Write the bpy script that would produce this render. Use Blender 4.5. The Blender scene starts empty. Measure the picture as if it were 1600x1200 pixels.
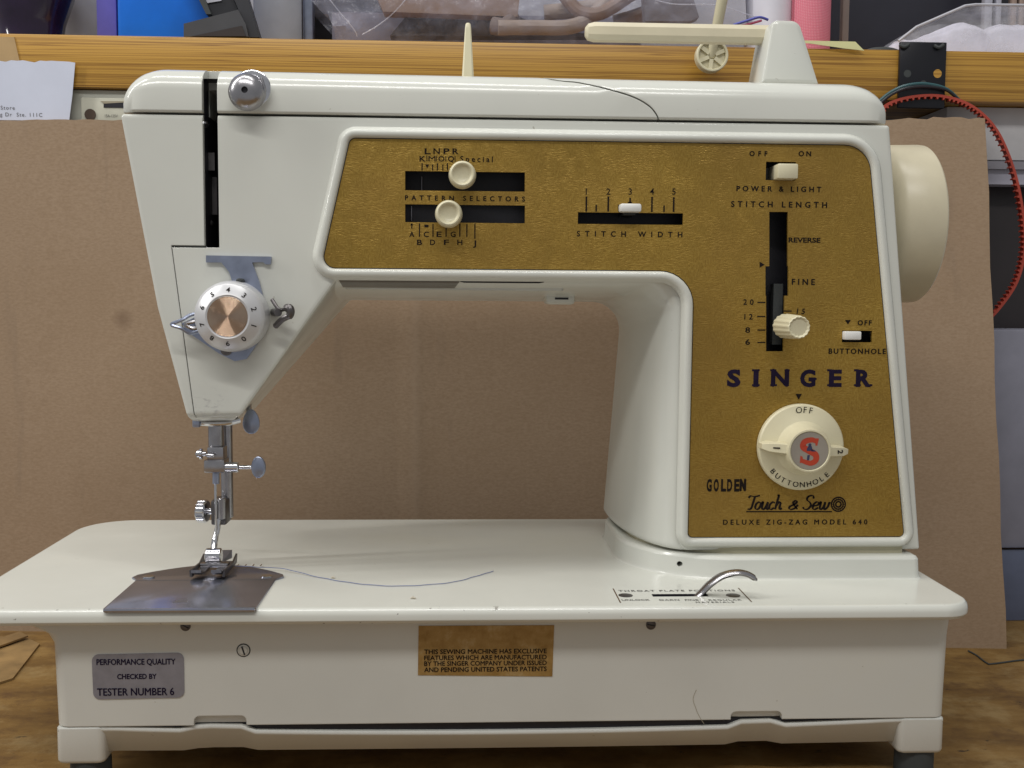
import bpy, bmesh, math, random
from mathutils import Vector, Matrix
random.seed(7)
S = bpy.context.scene
COL = S.collection
MM = 0.001
PI = math.pi

# ------------------------------------------------------------------ camera
FPX = 1700.0                      # focal length in photo pixels (1600 wide)
YAW, PITCH, ROLL = math.atan(80/FPX), math.atan(135/FPX), 0.0073
CAM = Vector((0, -410, 196))      # millimetres
fw = Vector((math.sin(YAW)*math.cos(PITCH), math.cos(YAW)*math.cos(PITCH), -math.sin(PITCH)))
r0 = Vector((math.cos(YAW), -math.sin(YAW), 0)); u0 = r0.cross(fw)
RT = r0*math.cos(ROLL)+u0*math.sin(ROLL); UP = RT.cross(fw)
cd = bpy.data.cameras.new('camera'); cam = bpy.data.objects.new('camera', cd); COL.objects.link(cam)
cd.sensor_width = 36; cd.lens = 36*FPX/1600; cd.clip_start = 0.01; cd.clip_end = 50
cam.matrix_world = Matrix(((RT.x, UP.x, -fw.x, CAM.x*MM), (RT.y, UP.y, -fw.y, CAM.y*MM), (RT.z, UP.z, -fw.z, CAM.z*MM), (0, 0, 0, 1)))
S.camera = cam

# ------------------------------------------------------------------ light
w = bpy.data.worlds.new('World'); S.world = w; w.use_nodes = True
bg = w.node_tree.nodes['Background']; bg.inputs[0].default_value = (0.96, 0.98, 1.0, 1); bg.inputs[1].default_value = 0.335
def area(name, loc, target, sx, sy, power, col=(1, .985, .955)):
    d = bpy.data.lights.new(name, 'AREA'); d.shape = 'RECTANGLE'; d.size = sx; d.size_y = sy; d.energy = power; d.color = col
    o = bpy.data.objects.new(name, d); COL.objects.link(o); o.location = loc
    o.rotation_euler = (Vector(target)-Vector(loc)).to_track_quat('-Z', 'Y').to_euler()
    return o
area('ceiling_lamp', (-0.2, -0.85, 1.3), (0, 0.05, 0.1), 1.3, 0.07, 9.2)
area('ceiling_lamp', (-0.1, -0.15, 1.7), (0, 0.05, 0.1), 1.3, 0.07, 8.0)
area('ceiling_lamp', (-1.2, -0.15, 1.15), (0, 0.05, 0.1), 0.07, 1.3, 12)
S.view_settings.view_transform = 'Standard'; S.view_settings.look = 'None'; S.view_settings.exposure = 0.0; S.view_settings.gamma = 1

# ------------------------------------------------------------------ pixel -> place
def ray(px, py): return fw+RT*((px-800)/FPX)+UP*((600-py)/FPX)
def F(px, py, Y):
    d = ray(px, py); t = (Y-CAM.y)/d.y; q = CAM+d*t; return (q.x, q.z)
def G(px, py, Z):
    d = ray(px, py); t = (Z-CAM.z)/d.z; q = CAM+d*t; return (q.x, q.y)
def F3(px, py, Y):
    x, z = F(px, py, Y); return Vector((x, Y, z))
def G3(px, py, Z):
    x, y = G(px, py, Z); return Vector((x, y, Z))

# ------------------------------------------------------------------ materials
def new_mat(name):
    m = bpy.data.materials.new(name); m.use_nodes = True
    nt = m.node_tree; b = nt.nodes['Principled BSDF']
    return m, nt, b
def N(nt, t, **kw):
    n = nt.nodes.new(t)
    for k, v in kw.items():
        if k.startswith('i_'): n.inputs[k[2:].replace('_', ' ')].default_value = v
        else: setattr(n, k, v)
    return n
def coords(nt, scale=(1, 1, 1)):
    g = N(nt, 'ShaderNodeNewGeometry'); mp = N(nt, 'ShaderNodeMapping'); mp.inputs['Scale'].default_value = scale
    nt.links.new(g.outputs['Position'], mp.inputs['Vector']); return mp.outputs[0]
def noise(nt, vec, scale, detail=4, rough=.55):
    n = N(nt, 'ShaderNodeTexNoise'); n.inputs['Scale'].default_value = scale; n.inputs['Detail'].default_value = detail; n.inputs['Roughness'].default_value = rough
    nt.links.new(vec, n.inputs['Vector']); return n.outputs['Fac']
def ramp(nt, fac, stops):
    r = N(nt, 'ShaderNodeValToRGB'); e = r.color_ramp.elements
    while len(e) < len(stops): e.new(0.5)
    for k, (p, c) in enumerate(stops):
        e[k].position = p; e[k].color = (*c, 1) if len(c) == 3 else c
    nt.links.new(fac, r.inputs[0]); return r.outputs[0]
def mix(nt, fac, a, b, mode='MIX'):
    m = N(nt, 'ShaderNodeMix', data_type='RGBA', blend_type=mode)
    for val, sock in ((fac, m.inputs[0]), (a, m.inputs[6]), (b, m.inputs[7])):
        if isinstance(val, (int, float)): sock.default_value = val
        elif isinstance(val, tuple): sock.default_value = (*val, 1)
        else: nt.links.new(val, sock)
    return m.outputs[2]
def bump(nt, b, h, strength, dist=0.0003):
    n = N(nt, 'ShaderNodeBump'); n.inputs['Strength'].default_value = strength; n.inputs['Distance'].default_value = dist
    nt.links.new(h, n.inputs['Height']); nt.links.new(n.outputs[0], b.inputs['Normal']); return n
def simple(name, col, rough=.5, metal=0., var=.08, nscale=60, coat=0., bump_s=0., bscale=900, spec=.5):
    m, nt, b = new_mat(name)
    v = coords(nt); f = noise(nt, v, nscale, 5)
    lo = tuple(max(0, c*(1-var)) for c in col); hi = tuple(min(1, c*(1+var)) for c in col)
    nt.links.new(ramp(nt, f, [(.3, lo), (.7, hi)]), b.inputs['Base Color'])
    b.inputs['Roughness'].default_value = rough; b.inputs['Metallic'].default_value = metal
    b.inputs['Coat Weight'].default_value = coat; b.inputs['Coat Roughness'].default_value = .12
    b.inputs['Specular IOR Level'].default_value = spec
    if bump_s: bump(nt, b, noise(nt, v, bscale, 3), bump_s)
    return m
def paint(name, col, rough=.33, specks=True):
    m, nt, b = new_mat(name); v = coords(nt)
    f = noise(nt, v, 14, 5)
    c = ramp(nt, f, [(.3, tuple(x*.95 for x in col)), (.7, tuple(min(1, x*1.04) for x in col))])
    if specks:   # old chips, stains, grime specks
        s = noise(nt, v, 420, 2); sm = noise(nt, v, 30, 3)
        k = ramp(nt, s, [(.735, (0, 0, 0)), (.76, (1, 1, 1))]); k2 = ramp(nt, sm, [(.5, (0, 0, 0)), (.66, (.45, .45, .45))])
        kk = mix(nt, 1.0, k, k2, 'MULTIPLY')
        c = mix(nt, kk, c, (.2, .16, .1))
        st = noise(nt, v, 7, 6, .65); c = mix(nt, ramp(nt, st, [(.55, (0, 0, 0)), (.8, (.3, .3, .3))]), c, tuple(x*y for x, y in zip(col, (.9, .84, .68))))
    if name == 'cream_enamel':   # thumbed grime at the foot of the head
        gg = N(nt, 'ShaderNodeNewGeometry'); dd = N(nt, 'ShaderNodeVectorMath', operation='DISTANCE'); nt.links.new(gg.outputs['Position'], dd.inputs[0]); dd.inputs[1].default_value = F3(328, 636, 47)*MM
        near = ramp(nt, dd.outputs['Value'], [(.002, (1, 1, 1)), (.0085, (0, 0, 0))]); blot = ramp(nt, noise(nt, coords(nt, (300, 300, 600)), 1., 5, .7), [(.52, (0, 0, 0)), (.68, (.6,)*3)])
        c = mix(nt, mix(nt, 1.0, near, blot, 'MULTIPLY'), c, (.2, .18, .2))
        sp_ = N(nt, 'ShaderNodeSeparateXYZ'); nt.links.new(gg.outputs['Position'], sp_.inputs[0])   # chips along the bed's front edge
        my = ramp(nt, sp_.outputs['Y'], [(.0008, (1, 1, 1)), (.0022, (0, 0, 0))]); ch_ = ramp(nt, noise(nt, v, 330, 3, .6), [(.69, (0, 0, 0)), (.72, (.9,)*3)])
        c = mix(nt, mix(nt, 1.0, my, ch_, 'MULTIPLY'), c, (.13, .11, .09))
    nt.links.new(c, b.inputs['Base Color'])
    r = ramp(nt, noise(nt, v, 45, 5), [(.3, (rough-.04,)*3), (.75, (rough+.05,)*3)]); nt.links.new(r, b.inputs['Roughness'])
    bv = N(nt, 'ShaderNodeBevel', samples=4); bv.inputs['Radius'].default_value = .0006
    bn = N(nt, 'ShaderNodeBump'); bn.inputs['Strength'].default_value = .03; bn.inputs['Distance'].default_value = .0001
    nt.links.new(noise(nt, v, 260, 3), bn.inputs['Height']); nt.links.new(bv.outputs[0], bn.inputs['Normal']); nt.links.new(bn.outputs[0], b.inputs['Normal'])
    return m
M = {}
M['cream'] = paint('cream_enamel', (.63, .635, .58), .17)
M['base'] = paint('base_plastic', (.63, .63, .585), .34)
M['ivory'] = simple('ivory_plastic', (.60, .54, .39), .35, var=.05)
M['ivory2'] = simple('pale_knob_plastic', (.64, .59, .41), .35, var=.04)
M['white'] = simple('white_plastic', (.75, .75, .72), .35, var=.03)
M['black'] = simple('black_interior', (.010, .009, .014), .5, var=.3)
M['ink'] = simple('dark_ink', (.013, .009, .008), .7, var=.25, nscale=500, spec=.1)
M['inkgrey'] = simple('grey_ink', (.07, .065, .06), .6, var=.3, nscale=500)
M['violet'] = simple('violet_ink', (.014, .009, .028), .7, var=.2, nscale=400, spec=.1)
M['steel'] = simple('brushed_steel', (.38, .37, .385), .27, 1., .15, 150, bump_s=.05)
M['plate'] = simple('dull_plate_steel', (.38, .39, .46), .2, .9, .12, 60, bump_s=.04)
M['chrome'] = simple('chrome', (.62, .62, .65), .14, 1., .1, 120)
M['bluesteel'] = simple('blue_grey_steel', (.33, .365, .47), .33, .9, .15, 120)
M['darksteel'] = simple('dark_steel', (.14, .13, .13), .4, .9, .2, 200)
M['rubber'] = simple('dark_rubber', (.04, .045, .045), .7, var=.2)
M['red'] = simple('red_enamel', (.44, .045, .016), .45, var=.06)
M['silver_label'] = simple('silver_label', (.26, .255, .29), .45, .3, .1, 200)
M['groove'] = simple('groove_paint', (.42, .39, .27), .5)

def gold_mat():
    m, nt, b = new_mat('textured_gold'); v = coords(nt)
    vh = coords(nt, (560, 800, 1900)); vv = coords(nt, (1800, 800, 640))
    h1 = noise(nt, vh, 1.0, 4, .65); h2 = noise(nt, vv, 1.0, 4, .65)
    msk = noise(nt, v, 160, 3)
    h = N(nt, 'ShaderNodeMix', data_type='FLOAT'); nt.links.new(ramp(nt, msk, [(.45, (0, 0, 0)), (.6, (.9,)*3)]), h.inputs[0]); nt.links.new(h1, h.inputs[2]); nt.links.new(h2, h.inputs[3])
    c = ramp(nt, h.outputs[0], [(.22, (.22, .13, .017)), (.5, (.365, .225, .037)), (.78, (.50, .335, .08))])
    big = noise(nt, v, 13, 6, .65)
    c = mix(nt, ramp(nt, big, [(.35, (.6,)*3), (.65, (0, 0, 0))]), c, (.25, .145, .03))
    nt.links.new(c, b.inputs['Base Color'])
    b.inputs['Metallic'].default_value = .55
    nt.links.new(ramp(nt, noise(nt, v, 35, 5), [(.3, (.3,)*3), (.7, (.52,)*3)]), b.inputs['Roughness'])
    bump(nt, b, h.outputs[0], .5, .0005)
    return m
M['gold'] = gold_mat()
def label_gold():
    m, nt, b = new_mat('worn_gold_label'); v = coords(nt)
    g = noise(nt, v, 160, 5, .7)
    nt.links.new(ramp(nt, g, [(.3, (.27, .15, .035)), (.55, (.38, .235, .075)), (.8, (.5, .38, .2))]), b.inputs['Base Color'])
    b.inputs['Metallic'].default_value = .3; b.inputs['Roughness'].default_value = .5
    return m
M['label_gold'] = label_gold()
def card_mat():
    m, nt, b = new_mat('corrugated_cardboard'); v = coords(nt)
    fine = noise(nt, coords(nt, (420, 420, 900)), 1., 3, .6); big = noise(nt, v, 9, 5, .6)
    c = ramp(nt, fine, [(.3, (.29, .205, .135)), (.7, (.355, .26, .178))])
    c = mix(nt, ramp(nt, big, [(.35, (.35,)*3), (.7, (0, 0, 0))]), c, (.235, .155, .09))
    sc = noise(nt, coords(nt, (45, 45, 5)), 1., 4, .6)
    c = mix(nt, ramp(nt, sc, [(.62, (0, 0, 0)), (.8, (.35,)*3)]), c, (.15, .115, .09))
    sx = N(nt, 'ShaderNodeSeparateXYZ'); g = N(nt, 'ShaderNodeNewGeometry'); nt.links.new(g.outputs['Position'], sx.inputs[0])
    # a faint round stain left on the board
    d = N(nt, 'ShaderNodeVectorMath', operation='DISTANCE'); nt.links.new(g.outputs['Position'], d.inputs[0]); M['_stain'] = d
    c = mix(nt, ramp(nt, d.outputs['Value'], [(.0006, (1., 1., 1.)), (.0009, (.45,)*3), (.0055, (.38,)*3), (.0068, (0, 0, 0))]), c, (.12, .07, .045))
    cx = N(nt, 'ShaderNodeMath', operation='ADD'); cx.inputs[1].default_value = .026; nt.links.new(sx.outputs['X'], cx.inputs[0])
    ab = N(nt, 'ShaderNodeMath', operation='ABSOLUTE'); nt.links.new(cx.outputs[0], ab.inputs[0])
    c = mix(nt, ramp(nt, ab.outputs[0], [(.0008, (.16,)*3), (.004, (0, 0, 0))]), c, (.42, .33, .25))   # rubbed fold
    nt.links.new(c, b.inputs['Base Color']); b.inputs['Roughness'].default_value = .85; b.inputs['Specular IOR Level'].default_value = .2
    wv = N(nt, 'ShaderNodeTexWave', wave_type='BANDS', bands_direction='X'); wv.inputs['Scale'].default_value = 42; wv.inputs['Distortion'].default_value = .6
    nt.links.new(v, wv.inputs['Vector']); bump(nt, b, wv.outputs['Fac'], .025, .0006)
    return m
M['card'] = card_mat()
def wood(name, axis_scale, cols, rough=.45, ring=1.):
    m, nt, b = new_mat(name); v = coords(nt, axis_scale)
    c = cols[0]; base = ramp(nt, noise(nt, v, .35, 3), [(.3, cols[1]), (.65, cols[0])])
    c = base
    for sc_, thr, wd in ((1.9, .5, .06), (2.6, .41, .04), (2.6, .58, .04), (3.4, .5, .03)):   # growth lines: level curves of stretched noise
        nn = noise(nt, v, sc_, 1.5, .4)
        ln_ = ramp(nt, nn, [(thr-wd, (0, 0, 0)), (thr, (1.,)*3), (thr+wd*.5, (0, 0, 0))])
        c = mix(nt, ln_, c, cols[2])
    f = noise(nt, coords(nt, (20, 200, 700)), 1., 4, .7)
    c = mix(nt, ramp(nt, f, [(.35, (.45,)*3), (.7, (0, 0, 0))]), c, cols[1])
    nt.links.new(c, b.inputs['Base Color']); b.inputs['Roughness'].default_value = rough
    bump(nt, b, f, .08, .0003)
    return m
M['pine'] = wood('varnished_pine', (1.0, 20, 190), ((.52, .285, .055), (.44, .24, .035), (.20, .085, .01)), .38, .5)
def bench_mat():
    m, nt, b = new_mat('worn_bench_plywood'); v = coords(nt)
    f = noise(nt, coords(nt, (18, 45, 18)), 1., 6, .65)
    c = ramp(nt, f, [(.3, (.10, .05, .013)), (.5, (.19, .105, .027)), (.72, (.28, .17, .055))])
    d = noise(nt, coords(nt, (75, 150, 75)), 1., 5, .65)
    pt_ = noise(nt, v, 28, 5, .7); c = mix(nt, ramp(nt, pt_, [(.5, (0, 0, 0)), (.66, (.6,)*3)]), c, (.33, .23, .1))
    c = mix(nt, ramp(nt, pt_, [(.34, (.7,)*3), (.46, (0, 0, 0))]), c, (.085, .04, .014))
    c = mix(nt, ramp(nt, d, [(.655, (0, 0, 0)), (.69, (.9,)*3)]), c, (.03, .018, .01))
    nt.links.new(c, b.inputs['Base Color']); b.inputs['Roughness'].default_value = .55
    bump(nt, b, d, .3, .001)
    return m
M['bench'] = bench_mat()
def film(name, col, alpha, rough=.15):
    m, nt, b = new_mat(name)
    v = coords(nt); f = noise(nt, v, 70, 4)
    b.inputs['Base Color'].default_value = (*col, 1); b.inputs['Roughness'].default_value = rough
    nt.links.new(ramp(nt, f, [(.35, (alpha*.5,)*3), (.7, (min(1, alpha*1.6),)*3)]), b.inputs['Alpha'])
    bump(nt, b, noise(nt, v, 120, 3), .6, .002)
    return m
M['film'] = film('clear_plastic_film', (.5, .5, .62), .2)
M['tubfilm'] = film('clear_tub_plastic', (.6, .6, .66), .3)

# ------------------------------------------------------------------ mesh helpers (all in mm)
def obj(name, verts, faces, mat, parent=None, smooth=30, origin=None):
    me = bpy.data.meshes.new(name)
    me.from_pydata([(v[0]*MM, v[1]*MM, v[2]*MM) for v in verts], [], faces); me.update()
    return fin(name, me, mat, parent, smooth)
def fin(name, me, mat, parent=None, smooth=30):
    bm = bmesh.new(); bm.from_mesh(me); bmesh.ops.recalc_face_normals(bm, faces=bm.faces); bm.to_mesh(me); bm.free()
    if smooth:
        me.polygons.foreach_set('use_smooth', [True]*len(me.polygons)); me.set_sharp_from_angle(angle=math.radians(smooth))
    if not me.materials: me.materials.append(M[mat] if isinstance(mat, str) else mat)
    o = bpy.data.objects.new(name, me); COL.objects.link(o)
    if parent: attach(o, parent)
    return o
def wloc(o): return o.location+(wloc(o.parent)+o.matrix_parent_inverse.translation if o.parent else Vector((0, 0, 0)))
def attach(o, parent):
    o.parent = parent; o.matrix_parent_inverse = Matrix.Translation(-wloc(parent))
def thing(name, loc, label, cat, group=None):
    e = bpy.data.objects.new(name, None); COL.objects.link(e); e.location = Vector(loc)*MM; e.empty_display_size = .02
    return tag(e, label, cat, group)
def tag(o, label, cat, group=None):
    o['label'] = label; o['category'] = cat
    if group: o['group'] = group
    return o
class MB:
    def __init__(s): s.v = []; s.f = []
    def add(s, v, f):
        n = len(s.v); s.v += [tuple(q) for q in v]; s.f += [tuple(i+n for i in q) for q in f]; return s
    def build(s, name, mat, parent=None, smooth=30): return obj(name, s.v, s.f, mat, parent, smooth)
def loft(rings, cap0=True, cap1=True, closed=True):
    n = len(rings[0]); v = [p for r in rings for p in r]; f = []
    for k in range(len(rings)-1):
        for i in range(n if closed else n-1):
            j = (i+1) % n; f.append((k*n+i, k*n+j, (k+1)*n+j, (k+1)*n+i))
    if cap0: f.append(tuple(range(n)))
    if cap1: f.append(tuple((len(rings)-1)*n+i for i in range(n)))
    return v, f
def box(x0, x1, y0, y1, z0, z1):
    v = [(x, y, z) for x in (x0, x1) for y in (y0, y1) for z in (z0, z1)]
    return v, [(0, 1, 3, 2), (4, 6, 7, 5), (0, 4, 5, 1), (2, 3, 7, 6), (0, 2, 6, 4), (1, 5, 7, 3)]
def rbox(name, b, mat, parent=None, bev=1., seg=2, xf=None):
    v, f = box(*b)
    me = bpy.data.meshes.new(name); me.from_pydata([tuple(c*MM for c in p) for p in v], [], f)
    bm = bmesh.new(); bm.from_mesh(me); bmesh.ops.recalc_face_normals(bm, faces=bm.faces)
    if bev: bmesh.ops.bevel(bm, geom=list(bm.edges), offset=bev*MM, segments=seg, profile=.5, affect='EDGES')
    if xf: bmesh.ops.transform(bm, matrix=xf, verts=bm.verts)
    bm.to_mesh(me); bm.free()
    return fin(name, me, mat, parent, 40)
def rpoly(cs, seg=6):
    """corners (x, z, r) -> outline with rounded corners"""
    out = []; n = len(cs)
    for i in range(n):
        p = Vector(cs[i][:2]); a = Vector(cs[i-1][:2]); b = Vector(cs[(i+1) % n][:2]); r = cs[i][2]
        if r <= 0.01: out += [tuple(p)]*(seg+1); continue
        d1 = (a-p).normalized(); d2 = (b-p).normalized(); ang = d1.angle(d2)
        t = r/math.tan(ang/2); c = p+(d1+d2).normalized()*(r/math.sin(ang/2))
        s = p+d1*t-c; e = p+d2*t-c
        a0 = math.atan2(s.y, s.x); a1 = math.atan2(e.y, e.x); da = (a1-a0+PI) % (2*PI)-PI
        for k in range(seg+1): q = a0+da*k/seg; out.append((c.x+r*math.cos(q), c.y+r*math.sin(q)))
    return out
def offs(cs, d):
    """offset a corner list outwards by d (any winding)"""
    n = len(cs); A = sum(cs[i][0]*cs[(i+1) % n][1]-cs[(i+1) % n][0]*cs[i][1] for i in range(n)); sg = 1 if A > 0 else -1
    out = []
    for i in range(n):
        p = Vector(cs[i][:2]); a = Vector(cs[i-1][:2]); b = Vector(cs[(i+1) % n][:2])
        e1 = (p-a).normalized(); e2 = (b-p).normalized(); n1 = Vector((e1.y, -e1.x))*sg; n2 = Vector((e2.y, -e2.x))*sg
        m = (n1+n2)/(1+n1.dot(n2)); q = p+m*d
        cross = (e1.x*e2.y-e1.y*e2.x)*sg
        out.append((q.x, q.y, max(.05, cs[i][2]+(d if cross > 0 else -d))))
    return out
def frame(ax):
    ax = Vector(ax).normalized(); t = Vector((0, 0, 1)) if abs(ax.z) < .9 else Vector((1, 0, 0))
    u = t.cross(ax).normalized(); return ax, u, ax.cross(u)
def lathe(prof, o, ax, seg=40, cap=True, rib=None):
    """profile (r, h) along axis"""
    ax, u, v = frame(ax); o = Vector(o); rings = []
    for r, h in prof:
        rings.append([o+ax*h+(u*math.cos(2*PI*i/seg)+v*math.sin(2*PI*i/seg))*max(r*(rib(i) if rib else 1), .001) for i in range(seg)])
    return loft(rings, cap, cap)
def tube(pts, r, seg=10, cap=True):
    pts = [Vector(p) for p in pts]; n = len(pts); rr = r if isinstance(r, (list, tuple)) else [r]*n
    rings = []; u = None
    for i in range(n):
        t = (pts[min(i+1, n-1)]-pts[max(i-1, 0)]).normalized()
        if u is None: _, u, _v = frame(t)
        u = (u-t*u.dot(t)).normalized(); v = t.cross(u)
        rings.append([pts[i]+(u*math.cos(2*PI*k/seg)+v*math.sin(2*PI*k/seg))*rr[i] for k in range(seg)])
    return loft(rings, cap, cap)
def spline(pts, k=8):
    P = [Vector(p) for p in pts]; out = []
    for i in range(len(P)-1):
        a, b, c, d = P[max(i-1, 0)], P[i], P[i+1], P[min(i+2, len(P)-1)]
        for j in range(k):
            t = j/k; out.append(.5*((2*b)+(c-a)*t+(2*a-5*b+4*c-d)*t*t+(3*b-a-3*c+d)*t**3))
    out.append(P[-1]); return out
def prism(pts, y0, y1):
    """(x, z) outline extruded along Y"""
    return loft([[(x, y0, z) for x, z in pts], [(x, y1, z) for x, z in pts]])
def slab(pts, z0, z1):
    return loft([[(x, y, z0) for x, y in pts], [(x, y, z1) for x, y in pts]])
def boolean(o, cutters, op='DIFFERENCE'):
    tmp = []
    for v, f in cutters:
        c = obj('cutter', v, f, 'black', None, 0); tmp.append(c)
        md = o.modifiers.new('b', 'BOOLEAN'); md.operation = op; md.object = c; md.solver = 'EXACT'
    dg = bpy.context.evaluated_depsgraph_get(); dg.update()
    me = bpy.data.meshes.new_from_object(o.evaluated_get(dg), depsgraph=dg)
    o.modifiers.clear(); old = o.data; o.data = me
    mt = old.materials[0]; me.materials.clear(); me.materials.append(mt)
    me.polygons.foreach_set('material_index', [0]*len(me.polygons))
    for c in tmp: m2 = c.data; bpy.data.objects.remove(c); bpy.data.meshes.remove(m2)
    me.polygons.foreach_set('use_smooth', [True]*len(me.polygons)); me.set_sharp_from_angle(angle=math.radians(30))
    bpy.data.meshes.remove(old)
    wn = o.modifiers.new('wn', 'WEIGHTED_NORMAL'); wn.keep_sharp = True
    return o
_tc = {}
def glyphs(s, bold=0., shear=0., space=1.):
    key = (s, bold, shear, round(space, 4))
    if key in _tc: return _tc[key]
    c = bpy.data.curves.new('t', 'FONT'); c.body = s; c.size = 1; c.offset = bold; c.shear = shear; c.space_character = space; c.resolution_u = 3
    o = bpy.data.objects.new('t', c); COL.objects.link(o)
    dg = bpy.context.evaluated_depsgraph_get(); dg.update()
    me = bpy.data.meshes.new_from_object(o.evaluated_get(dg), depsgraph=dg)
    v = [(p.co.x, p.co.y) for p in me.vertices]; f = [tuple(p.vertices) for p in me.polygons]
    bpy.data.objects.remove(o); bpy.data.curves.remove(c); bpy.data.meshes.remove(me)
    _tc[key] = (v, f); return v, f
def ext(v): xs = [p[0] for p in v]; ys = [p[1] for p in v]; return min(xs), max(xs), min(ys), max(ys)
def text(s, O, U, V, width=None, height=2., name='lettering', mat='ink', parent=None, bold=.02, shear=0., align='L', spread=True):
    """lettering lying in the plane O + a*U + b*V; width in mm sets tracking (or squeezes the letters)"""
    over = bold if any(ch in 'MWN' for ch in s) else 0
    if over: bold = 0.
    v, f = glyphs(s, bold, shear); x0, x1, y0, y1 = ext(v)
    cap = ext(glyphs('H', bold)[0])[3]; k = height/cap; sx = k
    if width:
        if spread and len(s) > 1 and width > (x1-x0)*k*.95:
            v2, _ = glyphs(s, bold, shear, 2.); a = ext(v2); w1 = (x1-x0)*k; w2 = (a[1]-a[0])*k
            sp = 1+(width-w1)/(w2-w1); v, f = glyphs(s, bold, shear, sp); x0, x1, y0, y1 = ext(v)
        else: sx = width/(x1-x0)
    ax = x0 if align == 'L' else (x0+x1)/2
    O, U, V = Vector(O), Vector(U), Vector(V)
    m = MB(); nrm = U.cross(V).normalized()
    for i_, (du, dv) in enumerate(((0, 0), (-1, 0), (1, 0), (0, .7), (0, -.7)) if over else ((0, 0),)):
        m.add([O+U*((p[0]-ax)*sx+du*over*k)+V*(p[1]*k+dv*over*k)+nrm*(.008*i_) for p in v], f)
    return m.build(name, mat, parent, 0)

# ================================================================== setting
bench = obj('workbench_top', *box(-460, 480, -330, 420, -25, 0), 'bench', None, 0)
bench['kind'] = 'structure'; bench['label'] = 'worn brown plywood workbench top'
wall = obj('wall', *box(-700, 800, 470, 480, -25, 900), simple('grey_wall', (.30, .30, .34), .7), None, 0); wall['kind'] = 'structure'; wall['label'] = 'grey wall behind the shelf'

# ================================================================== sewing machine
X3 = Vector((1, 0, 0)); Z3 = Vector((0, 0, 1))
SM = thing('sewing_machine', (20, 80, 0), 'cream and gold sewing machine standing on the workbench', 'sewing machine')
ZB = 77.0                                     # bed top
BX0, BX1, BY1 = -196.0, 204.0, 170.0
# --- bed
bc = [(BX0, 0, 14), (BX1, 0, 13), (BX1, BY1, 22), (BX0, BY1, 26)]
rings = []
for d, z in ((-2.6, 70.6), (-1.0, 70.9), (0, 72.2), (0, 74.2), (-.35, 75.6), (-1.2, 76.6), (-2.5, 77.0)):
    rings.append([(x, y, z) for x, y in rpoly(offs(bc, d), 10)])
bed = obj('bed', *loft(rings), 'cream', SM, 40)
# --- base box (flares out to the left below the bed)
def base_ring(x0, x1, y0, y1, z, r=5): return [(x, y, z) for x, y in rpoly([(x0, y0, r), (x1, y0, r), (x1, y1, r), (x0, y1, r)], 5)]
rings = [base_ring(-158.3, 197.6, 12, 150, 27.0), base_ring(-159.2, 198.4, 12, 150, 60), base_ring(-161.5, 198.8, 12, 150, 64), base_ring(-169, 199.2, 12, 150, 67.5), base_ring(-182, 199.6, 12, 150, 70.9)]
bb = obj('base_box', *loft(rings), 'base', SM, 30)
def notch(pxa, pxb, pya):
    xa, za = F(pxa, pya, 12); xb, _ = F(pxb, pya, 12)
    return prism(rpoly([(xa, za, 2.2), (xb, za, 2.2), (xb, 20, .1), (xa, 20, .1)], 4), 8, 15.2)
boolean(bb, [notch(303, 385, 1119), notch(1142, 1222, 1112)])
# --- tray under the base, sagging in the middle, with corner feet
tray = MB(); NX = 60; rows = []; irows = []
n1 = (F(303, 1140, 12)[0], F(385, 1140, 12)[0]); n2 = (F(1142, 1135, 12)[0], F(1222, 1135, 12)[0])
def st(x, a, b): t = max(0, min(1, (x-a)/(b-a))); return t*t*(3-2*t)
for i in range(NX+1):
    x = -157.4+354*i/NX
    if i in (0, NX): pass
    sag = 3.3*math.sin(PI*max(0, min(1, (x+135)/310)))**.8
    up = sum(st(x, a-1, a+1)-st(x, b-1, b+1) for a, b in (n1, n2))
    dy = 1.2*up; zt = 26.6-sag+1.5*up; zb = 14.6-sag*.2+.7*up
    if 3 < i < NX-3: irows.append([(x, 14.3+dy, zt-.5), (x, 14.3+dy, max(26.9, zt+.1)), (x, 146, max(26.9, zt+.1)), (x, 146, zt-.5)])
    rows.append([(x, 12.2+dy, zt-.7), (x, 12.7+dy, zt), (x, 150, zt), (x, 150, zb), (x, 18.5+dy, zb), (x, 17.2+dy, zb+.4), (x, 12.9+dy, zt-2.0), (x, 12.3+dy, zt-1.5)])
v, f = loft(rows); tray.add(v, f)
tr = tray.build('base_tray', 'base', SM, 50)
for (xa, xb) in ((-158.2, -139.5), (178.3, 197.3)):
    for (ya, yb) in ((12.0, 30), (132, 150)):
        rg = [base_ring(xa+e, xb-e, ya+e-.15, yb-e, z, 2.5) for z, e in ((26.7, .5), (26.2, 0), (13.4, 0), (12.2, .5), (11.7, 1.4))]
        obj('base_foot', *loft(rg), 'base', SM, 40)
        cx, cy = (xa+xb)/2+1, (ya+yb)/2
        obj('rubber_foot', *lathe([(7.2, 0), (7.9, 1), (7.9, 10.5), (7.5, 11.9)], (cx, cy, 0), (0, 0, 1), 24), 'rubber', SM)
obj('gap_shade_filler', *loft(irows), 'black', SM, 0)  # black filler added to paint the shade in the gap above the tray
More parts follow.
